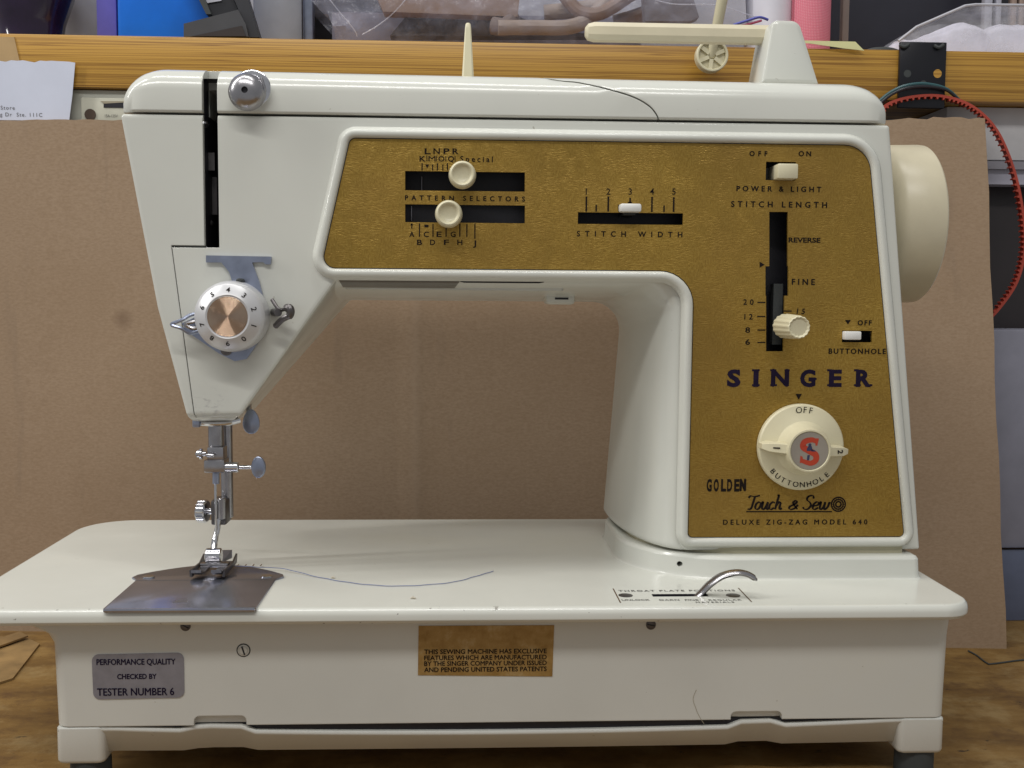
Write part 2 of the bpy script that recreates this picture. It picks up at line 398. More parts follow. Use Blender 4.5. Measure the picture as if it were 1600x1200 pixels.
# --- screws and labels on the base front
def screw(px, py, Y, r, ang, parent, name='screw', mat='steel'):
    c = F3(px, py, Y)
    o = obj(name, *lathe([(r*1.12, .2), (r*1.12, -.25), (r*.86, -.3), (r*.8, -.15), (r*.78, -.5), (0.01, -.6)], c, (0, 1, 0), 20), mat, parent)
    m = obj('slot', *box(-r*.85, r*.85, -.72, -.5, -r*.14, r*.14), 'black', o, 0)
    me = m.data; R = Matrix.Translation(c*MM) @ Matrix.Rotation(ang, 4, 'Y'); me.transform(R)
    return o
obj('screw_recess', *lathe([(2.75, .2), (2.75, -.06), (2.3, -.08)], F3(380.5, 1016, 12), (0, 1, 0), 24), 'rubber', SM, 0)
screw(380.5, 1016, 12, 2.05, 1.25, SM, mat=M['base'])
screw(290, 978, 12, 1.8, .5, SM, mat=M['darksteel']); screw(1017, 976, 12, 1.8, .2, SM, mat=M['darksteel'])
obj('hairline_crack', *tube(spline([F3(1088, 1078, 11.95), F3(1083, 1092, 11.95), F3(1087, 1106, 11.95), F3(1092, 1118, 11.95), F3(1100, 1131, 11.95)], 5), .12, 5), simple('crack_brown', (.36, .32, .24), .8), SM)
sl = [F(143, 1023, 11.6), F(287, 1020, 11.6), F(288, 1090, 11.6), F(146, 1093, 11.6)]
plate = obj('silver_label', *prism(rpoly([(*p, 2.6) for p in sl], 5), 11.6, 12.1), 'silver_label', SM, 30)
plate['label'] = 'silver grey tester label with dark lettering'
def ftext(s, px0, px1, pyb, hpx, Y, **kw):
    """lettering on a plane Y = const between two pixels, baseline pyb"""
    a = F3(px0, pyb, Y); b = F3(px1, pyb, Y); k = (Y-CAM.y)/FPX
    return text(s, a, X3, Z3, width=(b-a).x, height=hpx*k, **kw)
ftext('PERFORMANCE QUALITY', 151, 274, 1039, 9, 11.45, mat='violet', parent=plate, bold=.025)
ftext('CHECKED BY', 183, 245, 1061, 8, 11.45, mat='violet', parent=plate, bold=.03)
ftext('TESTER NUMBER 6', 152, 272, 1087, 11.5, 11.45, mat='violet', parent=plate, bold=.02)
gl = [F(654, 978, 11.7), F(866, 977, 11.7), F(863, 1057, 11.7), F(653, 1055, 11.7)]
gp = obj('gold_label', *prism(gl, 11.7, 12.1), 'label_gold', SM, 0); gp['label'] = 'worn gold patent notice label under the bed edge'
for s, yb in (('THIS SEWING MACHINE HAS EXCLUSIVE', 1022), ('FEATURES WHICH ARE MANUFACTURED', 1031.5), ('BY THE SINGER COMPANY UNDER ISSUED', 1040.5), ('AND PENDING UNITED STATES PATENTS', 1050)):
    ftext(s, 663, 854, yb, 7.2, 11.55, mat='ink', parent=gp, bold=.02, spread=False)

# --- pillar plinth on the bed
pl = [(71.5, 40.5, 47), (197.5, 40.5, 3), (197.5, 140, 4), (71.5, 140, 20)]
rings = [[(x, y, z) for x, y in rpoly(offs(pl, d), 14)] for d, z in ((1.6, 76.6), (.5, 77.5), (0, 79), (-.4, 85.2), (-1.2, 86.3), (-2.6, 86.8))]
plinth = obj('pillar_plinth', *loft(rings), 'cream', SM, 40)
obj('plinth_core', *slab(rpoly(offs(pl, -6), 10), 86, 90), 'groove', SM)
hc = F3(1060.5, 879, 50)
boolean(plinth, [lathe([(1.15, -9), (1.15, 9)], hc, (0, 1, 0), 20)])
obj('hole_liner', *lathe([(1.12, 2.2), (1.12, 8.5)], hc, (0, 1, 0), 20), 'black', SM)

# --- arm, head and pillar: one casting, front outline flaring into a larger rear outline
YF, YB = 47.0, 122.0
ZT = 269.6
xl = F(187, 190, YF)[0]; xr = F(1391, 192, YF)[0]; zpb = 87.9
def P(px, py, Y, r): x, z = F(px, py, Y); return (x, z, r)
front = [(xl, ZT, 1.5), (xr, ZT, 1.5), (F(1438, 862, YF)[0], zpb, 1.), (F(1064, 862, YF)[0], zpb, 3), P(1066, 437, YF, 11), P(526, 437, YF, 2.), P(377, 648, YF, 2.), P(291, 650, YF, 1.5), P(245, 480, YF, 3)]
xb_arm = F(975, 470, YB)
rear = [(xl+2, ZT, 1.5), (xr-2, ZT, 1.5), (F(1438, 862, YF)[0]-1, zpb, 1.), (F(944, 862, YB)[0], zpb, 3), P(974, 472, YB, 14), P(545, 469, YB, 3), P(388, 648, YB, 2), (F(291, 650, YF)[0]+1, P(388, 648, YB, 2)[1], 1), (F(245, 480, YF)[0]+2, P(245, 480, YF, 3)[1], 3)]
SEG = 8
fo = rpoly(front, SEG); re_ = rpoly(rear, SEG)
rings = []
for d, y in ((-2.0, YF), (-.7, YF+.35), (-.15, YF+1.0)):
    rings.append([(x, y, z) for x, z in rpoly(offs(front, d), SEG)])
for k in range(0, 13):
    th = PI/2*k/12; s_ = math.sin(th); y = YF+2.0+(YB-YF-2)*(1-math.cos(th))
    rings.append([(a[0]+(b[0]-a[0])*s_, y, a[1]+(b[1]-a[1])*s_) for a, b in zip(fo, re_)])
rings.append([(x, YB+6, z) for x, z in re_]); rings.append([(x, YB+9, z) for x, z in rpoly(offs(rear, -3), SEG)])
body = obj('machine_body', *loft(rings), 'cream', SM, 30)

# --- gold panel outline
YG = 46.0
pan = [P(546, 213.5, YG, 3.2), P(1358, 226.5, YG, 14), P(1414, 842.5, YG, 2.6), P(1073.5, 838.5, YG, 2.6), P(1083, 424.5, YG, 14), P(500, 420.5, YG, 6)]
# square up: the top and bottom edges are level
za = (pan[0][1]+pan[1][1])/2; zc = (pan[2][1]+pan[3][1])/2; ze = (pan[4][1]+pan[5][1])/2
pan = [(pan[0][0], za, 3.2), (pan[1][0], za, 12), (pan[2][0], zc, 2.4), (pan[3][0], zc, 2.4), (pan[4][0], ze, 14), (pan[5][0], ze, 5)]
# head slot outline
slot = [F(315, 128, YF), F(339, 128, YF), F(343, 387, YF), F(320, 387, YF)]
sx0 = (slot[0][0]+slot[3][0])/2; sx1 = (slot[1][0]+slot[2][0])/2; sz0 = slot[2][1]
seam_a = F(268.5, 387, YF); seam_b = F(305, 655, YF)
def strip(a, b, wdt):
    a, b = Vector(a), Vector(b); t = (b-a).normalized(); n = Vector((-t.y, t.x))*wdt/2
    return [tuple(a+n), tuple(b+n), tuple(b-n), tuple(a-n)]
SLOT_TOP = F(315, 128, YF)[1]
boolean(body, [prism(rpoly(offs(pan, -2.2), 6), 40, 62), prism([(sx0, sz0), (sx1, sz0), (sx1, SLOT_TOP), (sx0, SLOT_TOP)], 40, 76),
               prism(strip(seam_a, (seam_b[0], seam_b[1]-1.2), .34), 40, 50), prism(strip((seam_a[0]-.2, sz0+.35), (sx0+.5, sz0+.35), .9), 40, 52)])
obj('dark_slot_backing', *prism(rpoly(offs(pan, -2.4), 6), 59, 61.5), 'black', SM, 0)  # near-black backing added so the panel slots read as shaded depth
def liner(x0, x1, y0, y1, z0, z1):
    v, f = box(x0, x1, y0, y1, z0, z1); return v, [q for q in f if not all(v[i][1] == y0 for i in q)]
slot_l = obj('threading_slot', *liner(sx0+.1, sx1-.1, 49.5, 75.5, sz0+.1, 284.5), 'black', SM, 0)  # black lining paints the deep shade inside the slot
# mechanism glimpsed in the threading slot
def sp(px, py, Y=56): return F3(px, py, Y)
obj('take_up_lever', *tube(spline([sp(319, 232, 62), sp(319, 205, 56), sp(320, 193, 52), sp(323, 196, 50.5)], 6), [1.2]*19, 10), 'chrome', slot_l)
obj('thread_guide', *box(sp(323, 235)[0], sp(335, 235)[0], 56, 57, sp(0, 262)[2], sp(0, 234)[2]), 'darksteel', slot_l, 0)
obj('link_arm', *box(sp(322, 300)[0], sp(334, 300)[0], 62, 64, sp(0, 330)[2], sp(0, 270)[2]), 'darksteel', slot_l, 0)
obj('guide_pin', *lathe([(1.6, 0), (1.6, 3), (1, 3.6)], sp(329, 350, 62), (0, -1, 0), 16), 'darksteel', slot_l)

# --- raised bezel around the panel
rings = []
for d, y in ((-.2, 46.3), (0, 44.9), (.5, 44.2), (1.3, 43.9), (2.3, 44.0), (3.0, 44.4), (3.5, 45.3), (3.9, 46.3), (4.6, 47.1), (4.6, 47.6), (0, 47.6)):
    rings.append([(x, y, z) for x, z in rpoly(offs(pan, d), 8)])
rings.append(rings[0])
bez = obj('panel_bezel', *loft(rings, False, False), 'cream', SM, 50)

# --- gold control panel with its slots
CP = obj('control_panel', *prism(rpoly(offs(pan, -.55), 8), YG, 47.4), 'gold', SM, 30)
obj('panel_gap_shade', *loft([[(x, 46.35, z) for x, z in rpoly(offs(pan, -.5), 8)], [(x, 46.3, z) for x, z in rpoly(offs(pan, .1), 8)]], False, False), 'black', SM, 0)  # black ring puts the shade of the gap around the panel into colour
CP['label'] = 'textured gold control panel with dark lettering'
def R2(x0, y0, x1, y1): a = F(x0, y0, YG); b = F(x1, y1, YG); return prism([(a[0], a[1]), (b[0], a[1]), (b[0], b[1]), (a[0], b[1])], 40, 52)
vs = [F(*q, YG) for q in ((1202, 331), (1231, 331), (1231, 416), (1232, 416), (1232, 462), (1226, 462), (1224, 549), (1197, 549), (1197, 462), (1196, 462), (1196, 416), (1202, 416))]
boolean(CP, [R2(633, 267, 820, 299.5), R2(633, 319, 820, 349), R2(903, 331.5, 1067, 351.5), R2(1197, 252.5, 1243, 282), R2(1316, 516.5, 1362, 535), prism(vs, 40, 52)])
# knobs: dished buttons on stems
def button(px, py, r, Yf, parent, name='selector_knob', mat='ivory2'):
    c = F3(px, py, Yf); L = 57-Yf
    o = obj(name, *lathe([(r*.5, L), (r*.5, 7.5), (r*.98, 7), (r*1.03, 5.5), (r*.97, 1.2), (r*.9, .3), (r*.82, 0), (r*.74, .15), (r*.66, .8), (r*.4, 1.5), (.01, 1.7)], c, (0, 1, 0), 40), mat, parent, 35)
    return o
button(722.5, 271.5, 5.5, 36, CP); button(701, 333, 5.5, 36, CP)
for px, y0, y1 in ((659, 276, 299), (643, 322, 345)):   # pale index lines deep in the slots
    a = F3(px, y1, 57); obj('index_mark', *box(a.x-.15, a.x+.15, 56.8, 58.9, a.z, F3(px, y0, 57).z), 'silver_label', CP, 0)
def slider(px0, py0, px1, py1, Yf, Yb, mat, name, bev=.6):
    a = F(px0, py1, Yf); b = F(px1, py0, Yf); return rbox(name, (a[0], b[0], Yf, Yb, a[1], b[1]), mat, CP, bev)
s1 = slider(969, 318, 1003, 331, 40, 45.6, 'white', 'width_slider', .9)
a = F(968, 350, 50); b = F(993, 330, 50); obj('slider_stem', *box(a[0]+1, b[0]-1, 44, 58.9, a[1]+3.4, a[1]+4.6), 'rubber', s1, 0)
slider(1215, 255.5, 1248, 279, 40.5, 58, 'ivory2', 'power_switch', .7)
obj('switch_plate', *box(F(1190, 0, 57)[0], F(1247, 0, 57)[0], 55, 58.9, F(0, 286, 57)[1], F(0, 248, 57)[1]), simple('switch_grey', (.2, .2, .19), .5), CP, 0)
slider(1320, 518, 1346.5, 531, 43, 58, 'white', 'buttonhole_switch', .5)
# stitch length lever: ribbed knob on a stem
kc = F3(1249, 511.5, 20.5); 
kx = kc.x
lev = obj('length_lever', *lathe([(3.0, 26), (3.0, 20.4), (5.1, 20), (5.2, 19), (4.75, 1.2), (4.5, .3), (4.2, 0), (3.85, .2), (3.4, .7), (.01, .8)], kc, (0, 1, 0), 60, rib=lambda i: 1.0 if i % 4 < 2 else .955), 'ivory2', CP, 25)
a = F3(1214, 480, 52); obj('lever_arm', *box(kx-2.0, kx+2.0, 51, 56, a.z-16, a.z+10), 'rubber', lev, 0)
# --- lettering on the panel
YL = 45.86
def pt(s, x0, x1, yb, h, **kw):
    kw.setdefault('parent', CP); kw.setdefault('bold', .02); return ftext(s, x0, x1, yb, h, YL, **kw)
def bar(px, y0, y1, wpx=1.8):
    a = F3(px, y1, YL); b = F3(px, y0, YL); h = wpx*.134
    return [(a.x-h, YL, a.z), (a.x+h, YL, a.z), (a.x+h, YL, b.z), (a.x-h, YL, b.z)], [(0, 1, 2, 3)]
def poly(pxs): return [F3(x, y, YL) for x, y in pxs], [tuple(range(len(pxs)))]
def bars(name, lst, extra=()):
    m = MB()
    for b in lst: m.add(*bar(*b))
    for e in extra: m.add(*poly(e))
    return m.build(name, 'ink', CP, 0)
for ch, x in zip('LNPR', (663.5, 677.5, 693, 707)): pt(ch, x, x+9.5, 240.5, 8.5)
for ch, x in zip('KMOQ', (655.5, 669.5, 685, 700)): pt(ch, x, x+(9.5 if ch != 'M' else 11), 252, 8, bold=0. if ch == 'M' else .015)
pt('Special', 719, 770, 252.5, 8.5, bold=.015)
bars('scale_marks', [(667, 243, 252, 1.2), (682.3, 243, 252, 1.2), (696.6, 243, 252, 1.2), (711, 244, 253, 1.2), (659.5, 255, 266), (676, 257, 266), (683.5, 255, 266), (692, 257, 266), (699, 255, 266)], [[(664.5, 257), (670.5, 257), (667.5, 263)]])
pt('PATTERN SELECTORS', 633, 820, 312.5, 7.2, bold=.03)
bars('scale_marks', [(643.5, 349, 357), (655.5, 349, 370), (676.5, 350, 370), (697, 350, 370), (718.5, 350, 370), (729.5, 350, 370), (742, 349, 373)], [[(663, 351), (669.5, 351), (669.5, 355), (663, 355)], [(641.5, 350), (645, 350), (645, 352), (641.5, 352)]])
for ch, x in zip('ACEG', (639.5, 662, 682, 704)): pt(ch, x, x+8, 370, 8)
for ch, x in zip('BDFH', (651.5, 672, 693.5, 714.5)): pt(ch, x, x+8, 382.5, 8)
pt('J', 739, 744, 384, 8.5)
for ch, x in zip('12345', (916, 950.5, 984.7, 1018.7, 1053)): text(ch, F3(x, 304, YL), X3, Z3, height=9.5*.268, align='C', parent=CP, bold=.008)
bars('scale_marks', [(916, 307, 330.5, 2.6), (950.3, 307, 330.5, 2.6), (984.5, 309, 317, 2.6), (1018.5, 307.5, 331, 2.6), (1052.5, 308, 331, 2.6), (931.5, 320, 330.5, 2.3), (967, 320, 330.5, 2.3), (1037.5, 321, 331, 2.3)], [[(980.5, 315.5), (988, 315.5), (987, 317.5), (981.5, 317.5)]])
pt('STITCH WIDTH', 901.5, 1066, 369, 8, bold=.025)
pt('OFF', 1171, 1199, 243.5, 7.5, bold=.03); pt('ON', 1248, 1267, 243.8, 7.5, bold=.03)
pt('POWER & LIGHT', 1151, 1283, 298.5, 8, bold=.03); pt('STITCH LENGTH', 1142.5, 1292, 323, 8.6, bold=.03)
pt('REVERSE', 1232, 1282, 378.5, 7.5, bold=.03, spread=False); pt('FINE', 1237.5, 1273, 444.8, 9, bold=.03)
pt('20', 1161.5, 1177.5, 476, 8.5); pt('12', 1163, 1176, 499, 8.5); pt('8', 1164.5, 1172, 519.7, 8.5); pt('6', 1164.5, 1172, 538.5, 8.5)
pt('15', 1244.5, 1258, 490.5, 8.5, shear=.15)
def dash(x0, x1, y): return [(x0, y-.9), (x1, y-.9), (x1, y+.9), (x0, y+.9)]
bars('scale_marks', [], [dash(1183.5, 1196, 472.5), dash(1183, 1196, 494.5), dash(1183.5, 1196, 515.7), dash(1183.5, 1196, 535), dash(1224, 1237, 486), [(1187, 409), (1195, 413.5), (1187, 418)]])
pt('OFF', 1340, 1362, 508, 7.8, bold=.03); pt('BUTTONHOLE', 1295, 1384, 552.5, 8, bold=.03)
bars('arrow_mark', [], [[(1320.5, 500), (1329.5, 500), (1325, 507)]]); bars('arrow_mark', [], [[(1243, 615.5), (1253, 615.5), (1248, 624.5)]])
# brand name: heavy wedge-serif capitals
for ch, x0, x1 in zip('SINGER', (1136, 1177, 1206, 1250, 1295, 1337), (1157, 1185, 1231, 1274, 1315, 1361)):
    o = pt(ch, x0, x1, 603, 26, bold=.045, spread=False, mat='violet', name='brand_letter')
    m = MB(); q = lambda a, y: [(a[0], y), (a[1], y), (a[1], y+3), (a[0], y+3)]
    sf = {'I': [((1175, 1187), 577), ((1175, 1187), 600.3)], 'N': [((1203.5, 1213), 577), ((1226, 1234), 577), ((1203.5, 1214), 600.3)], 'E': [((1292.5, 1300), 577), ((1292.5, 1300), 600.3)],
          'R': [((1334.5, 1342), 577), ((1334.5, 1345), 600.3), ((1354, 1363), 600.3)], 'S': [], 'G': [((1265.5, 1276), 590.5)]}[ch]
    for a, y in sf: m.add(*poly(q(a, y)))
    if ch == 'S': m.add(*poly([(1153.2, 577.5), (1156, 577.5), (1156, 586), (1153.2, 586)])); m.add(*poly([(1136, 594.5), (1138.6, 594.5), (1138.6, 602.5), (1136, 602.5)]))
    if m.v:
        m.v = [(p[0], p[1]-.02, p[2]) for p in m.v]; m.build('serif', 'violet', CP, 0)
for ch, x in zip('GOLDEN', (1104, 1115, 1126.5, 1136, 1147, 1156.5)): pt(ch, x, x+8, 767, 19, bold=.045, spread=False)
NIB = {'T': (.62, [[(-.05, .84), (.06, .99), (.4, .94), (.78, 1.03)], [(.42, .95), (.4, .5), (.37, .1), (.2, 0), (.12, .06)]]),
       'o': (.47, [[(.24, .55), (.06, .42), (.04, .14), (.2, 0), (.38, .12), (.4, .4), (.24, .55)]]),
       'u': (.62, [[(-.02, .42), (.08, .55), (.1, .16), (.2, 0), (.36, .12), (.46, .54)], [(.46, .54), (.46, .1), (.55, 0), (.64, .1)]]),
       'c': (.44, [[(.38, .46), (.24, .55), (.05, .36), (.07, .08), (.24, 0), (.42, .12)]]),
       'h': (.6, [[(.04, .98), (.12, 1.04), (.1, .5), (.1, 0)], [(.1, .26), (.26, .54), (.4, .46), (.41, .1), (.5, 0), (.6, .1)]]),
       '&': (.74, [[(.7, .02), (.34, .42), (.22, .66), (.34, .84), (.47, .7), (.34, .48), (.08, .28), (.08, .08), (.26, 0), (.48, .12), (.62, .44)]]),
       'S': (.62, [[(.56, .8), (.42, 1.02), (.14, .94), (.12, .7), (.36, .52), (.5, .28), (.36, .03), (.12, .02), (-.02, .18)]]),
       'e': (.45, [[(.05, .24), (.36, .33), (.35, .49), (.2, .55), (.04, .34), (.08, .07), (.24, 0), (.43, .13)]]),
       'w': (.7, [[(-.02, .42), (.07, .55), (.1, .1), (.2, 0), (.34, .16), (.37, .54)], [(.37, .54), (.4, .08), (.49, 0), (.64, .2), (.66, .5), (.76, .46)]])}
def script(word, px0, px1, pyb, hpx):
    adv = sum(NIB[ch][0] for ch in word); a_, b_ = F3(px0, pyb, YL), F3(px1, pyb, YL); kx_ = (b_.x-a_.x)/(adv+.15); kz = hpx*(YL-CAM.y)/FPX; x0 = 0
    for ch in word:
        m_ = MB()
        for q_, st in enumerate(NIB[ch][1]):
            P_ = [Vector((((p.x+x0)+.26*p.y)*kx_, p.y*kz)) for p in spline([(x, y, 0) for x, y in st], 5)]
            w_ = []
            for i in range(len(P_)):
                t = (P_[min(i+1, len(P_)-1)]-P_[max(i-1, 0)]).normalized(); w_.append(.32+.72*abs(t.y*.82+t.x*.3))
            v_, f_ = ribbon(P_, w_, YL-.012*q_, a_); m_.add(v_, f_)
        m_.build('script_letter', 'ink', CP, 0); x0 += NIB[ch][0]
def ribbon(pts, ws, Y, o):
    v = []; n = len(pts)
    for i in range(n):
        t = (pts[min(i+1, n-1)]-pts[max(i-1, 0)]).normalized(); nn = Vector((-t.y, t.x))*ws[i]/2
        v += [(o.x+pts[i].x+nn.x, Y, o.z+pts[i].y+nn.y), (o.x+pts[i].x-nn.x, Y, o.z+pts[i].y-nn.y)]
    return v, [(2*i, 2*i+1, 2*i+3, 2*i+2) for i in range(n-1)]
script('Touch', 1166, 1224, 796, 22); script('&', 1231, 1250, 796, 17); script('Sew', 1254, 1297, 796, 22)
m = MB(); m.add(*poly(dash(1166, 1300, 799.5))); m.build('script_underline', 'ink', CP, 0)
m = MB(); cc = F3(1310, 788, YL)
for ro, ri in ((3.35, 2.75), (2.4, 1.85), (1.45, .8)):
    v = []; f = []; n = 32
    for i in range(n): a = 2*PI*i/n; v += [(cc.x+ro*math.cos(a), YL, cc.z+ro*math.sin(a)), (cc.x+ri*math.cos(a), YL, cc.z+ri*math.sin(a))]
    f = [(2*i, 2*i+1, (2*i+3) % (2*n), (2*i+2) % (2*n)) for i in range(n)]; m.add(v, f)
v = []; f = []
for i in range(16):
    a = 2*PI*i/16; v += [(cc.x+rr*math.cos(a+e), YL+.02, cc.z+rr*math.sin(a+e)) for rr, e in ((.8, -.05), (3.3, -.04), (3.3, .04), (.8, .05))]; f.append(tuple(range(4*i, 4*i+4)))
m.add(v, f); m.build('thread_emblem', 'ink', CP, 0)
pt('DELUXE ZIG-ZAG MODEL 640', 1130, 1355, 819.8, 7.8, bold=.025)
# --- pattern dial
dc = F3(1250, 698, 44.5); k44 = (44.5-CAM.y)/FPX; RD = 69*k44
PD = obj('pattern_dial', *lathe([(RD-1, 1.4), (RD, .9), (RD, -1.4), (RD-.6, -2.2), (RD*.82, -3.0), (RD*.62, -4.5), (RD*.52, -7.5), (RD*.5, -12.6), (RD*.485, -13.2), (RD*.45, -13.3), (RD*.43, -12.7), (.01, -12.7)], dc, (0, 1, 0), 64), 'ivory2', SM, 30)
PD['label'] = 'round cream buttonhole dial with red letter emblem'
PDC = Vector((dc.x, dc.y-12.85, dc.z))
obj('emblem_disc', *lathe([(RD*.425, .1), (RD*.425, -.1)], PDC, (0, 1, 0), 48), simple('emblem_silver', (.33, .295, .25), .4, .2), PD)
def wing(sgn, ang):
    prof = [(RD*.4, -3.3, 3.0), (RD*.75, -3.0, 2.8), (RD*1.02, -1.6, 2.6)]
    m = MB(); rr = []
    for r_, w_, dep in ((RD*.44, 2.3, 12.0), (RD*.62, 2.2, 10.5), (RD*.86, 2.0, 9.2), (RD*1.0, 1.1, 7.0)):
        rr.append([Vector((sgn*r_, -1.0, -w_)), Vector((sgn*r_, -1.0, w_)), Vector((sgn*r_, -dep+.5, w_*.95)), Vector((sgn*r_, -dep, w_*.8)), Vector((sgn*r_, -dep, -w_*.8)), Vector((sgn*r_, -dep+.5, -w_*.95))])
    R = Matrix.Rotation(ang, 3, 'Y'); v, f = loft([[R @ p+dc for p in r] for r in rr]); return obj('dial_pointer', v, f, 'ivory2', PD, 25)
for sg in (-1, 1): wing(sg, .06)
R = Matrix.Rotation(.06, 3, 'Y')
def turned(s, a, rad, h, Y, c, parent, mat='ink', bold=.01, wid=None, name='lettering'):
    """one character standing upright towards the rim at clock angle a"""
    rv = Vector((math.sin(a), 0, math.cos(a))); uv = Vector((math.cos(a), 0, -math.sin(a)))
    return text(s, c+rv*rad+Vector((0, Y, 0)), uv, rv, width=wid, height=h, align='C', parent=parent, mat=mat, bold=bold, name=name, spread=False)
for s, a in zip('OFF', (-.12, .045, .2)): turned(s, a, RD*.81, 2.5, -3.35, dc, PD, bold=.003)
for i, s in enumerate('BUTTONHOLE'):
    a = PI+.82-1.64*i/9+.06
    rv = Vector((math.sin(a), 0, math.cos(a))); uv = Vector((-math.cos(a), 0, math.sin(a)))
    text(s, dc+rv*(RD*.92)+Vector((0, -3.12, 0)), uv, -rv, height=2.3, align='C', parent=PD, bold=.01)
text('1', R @ Vector((-RD*.78, -9.95, 0))+dc, (0, 0, -1), (1, -.29, 0), height=2.6, align='C', parent=PD, bold=.03)
text('2', R @ Vector((RD*.70, -10.3, 0))+dc, (0, 0, -1), (1, .29, 0), height=2.4, align='C', parent=PD, bold=.02)
# red letter S with the little seated figure in its middle
er = RD*.42
def ribbon(pts, ws, Y, o):
    v = []; n = len(pts)
    for i in range(n):
        t = (pts[min(i+1, n-1)]-pts[max(i-1, 0)]).normalized(); nn = Vector((-t.y, t.x))*ws[i]/2
        v += [(o.x+pts[i].x+nn.x, Y, o.z+pts[i].y+nn.y), (o.x+pts[i].x-nn.x, Y, o.z+pts[i].y-nn.y)]
    return v, [(2*i, 2*i+1, 2*i+3, 2*i+2) for i in range(n-1)]
spts = [Vector((p[0], p[1])) for p in spline([(.42, .46, 0), (.12, .60, 0), (-.28, .5, 0), (-.36, .22, 0), (-.05, .02, 0), (.32, -.2, 0), (.34, -.5, 0), (.05, -.66, 0), (-.42, -.52, 0)], 8)]
n = len(spts); ws = [er*(.2+.14*math.sin(PI*i/(n-1))**.7) for i in range(n)]
EY = PDC.y-.16
v, f = ribbon([p*er for p in spts], ws, EY, PDC); m = MB(); m.add(v, f)
for q in ([(.3, .68), (.48, .68), (.40, .28), (.30, .3)], [(-.5, -.26), (-.38, -.3), (-.34, -.6), (-.52, -.66)]): m.add([(PDC.x+x*er, EY-.01, PDC.z+z*er) for x, z in q], [(0, 1, 2, 3)])
m.build('red_letter', 'red', PD, 0)
m = MB()
m.add([(PDC.x+(.0+.085*math.cos(2*PI*i/12))*er, EY-.04, PDC.z+(.33+.085*math.sin(2*PI*i/12))*er) for i in range(12)], [tuple(range(12))])
for q in ([(-.08, .27), (.1, .26), (.16, .02), (-.16, .0), (-.16, .12)], [(.1, .1), (.32, .02), (.32, -.03), (.08, -.02)], [(-.12, -.22), (.02, -.22), (-.02, -.5), (-.14, -.5)]):
    m.add([(PDC.x+x*er, EY-.04, PDC.z+z*er) for x, z in q], [tuple(range(len(q)))])
m.build('seated_figure', simple('figure_blue', (.03, .035, .09), .5), PD, 0)

# --- top cover in two pieces, parted by a curved seam
ZC0, CW = 270.4, 20.0
xcl, xcr = F(188, 170, YF)[0], F(1390, 180, YF)[0]
NXC = 90; prof_n = 12; rows = []
def endf(d, Rr): return 1.0 if d >= Rr else math.sqrt(max(0., 1-(1-d/Rr)**2))
def xdist(i, n):
    t = i/n; return t
xs = []
for i in range(13): xs.append(xcl+17*(1-math.cos(PI/2*i/12)))
for i in range(1, 40): xs.append(xcl+17+(xcr-xcl-34)*i/40)
for i in range(13): xs.append(xcr-17*(1-math.sin(PI/2*i/12)))
for x in xs:
    d = min(x-xcl, xcr-x); e = endf(d, 17); e2 = endf(d, 9)
    left = x < 0
    H = 6+(17.2 if left else 14.2+1.5*0)*e if True else 0
    t = (x-xcl)/(xcr-xcl); topz = 289.6-1.6*t-ZC0; H = 6+(topz-6)*e
    yf = YF-.4+5*(1-e2); yb = 126-5*(1-e2)
    lo = min(10.5, H*.55)
    row = [(x, yf+.6, ZC0), (x, yf, ZC0+.8), (x, yf+.1, ZC0+lo*.9)]
    for k in range(1, 7):
        a = PI/2*k/6; row.append((x, yf+.1+13*(1-math.cos(a)) * (1 if k < 7 else 1), ZC0+lo*.9+(H-lo*.9)*math.sin(a)))
    row += [(x, yf+30, ZC0+H), (x, yb-14, ZC0+H)]
    for k in range(1, 5):
        a = PI/2*k/4; row.append((x, yb-14+14*math.sin(a), ZC0+lo+(H-lo)*math.cos(a)))
    row.append((x, yb, ZC0)); rows.append(row)
cov = obj('top_cover', *loft(rows), 'cream', None, 35)
sc_pts = [F(*q, YF) for q in ((862, 119.5), (905, 127), (950, 139), (990, 152), (1013, 165), (1024, 177), (1030, 190))]
sc_pts = [(sc_pts[0][0]-25, sc_pts[0][1]+9), ]+sc_pts+[(sc_pts[-1][0]+1, sc_pts[-1][1]-5)]
sc_s = [Vector((p.x, p.y)) for p in spline([(a, b, 0) for a, b in sc_pts], 5)]
cl = []; cr = []
for i, p in enumerate(sc_s):
    t = (sc_s[min(i+1, len(sc_s)-1)]-sc_s[max(i-1, 0)]).normalized(); nn = Vector((-t.y, t.x))*.28
    cl.append(tuple(p+nn)); cr.append(tuple(p-nn))
slot_top_z = F(320, 128, YF)[1]-.2
boolean(cov, [prism(cl+cr[::-1], 20, 160), prism([(sx0, 260), (sx1, 260), (sx1, 300), (sx0, 300)], 30, 58.5), prism([(sx0+.3, 260), (sx1-.3, 260), (sx1-.3, 281.5), (sx0+.3, 281.5)], 50, 76)])
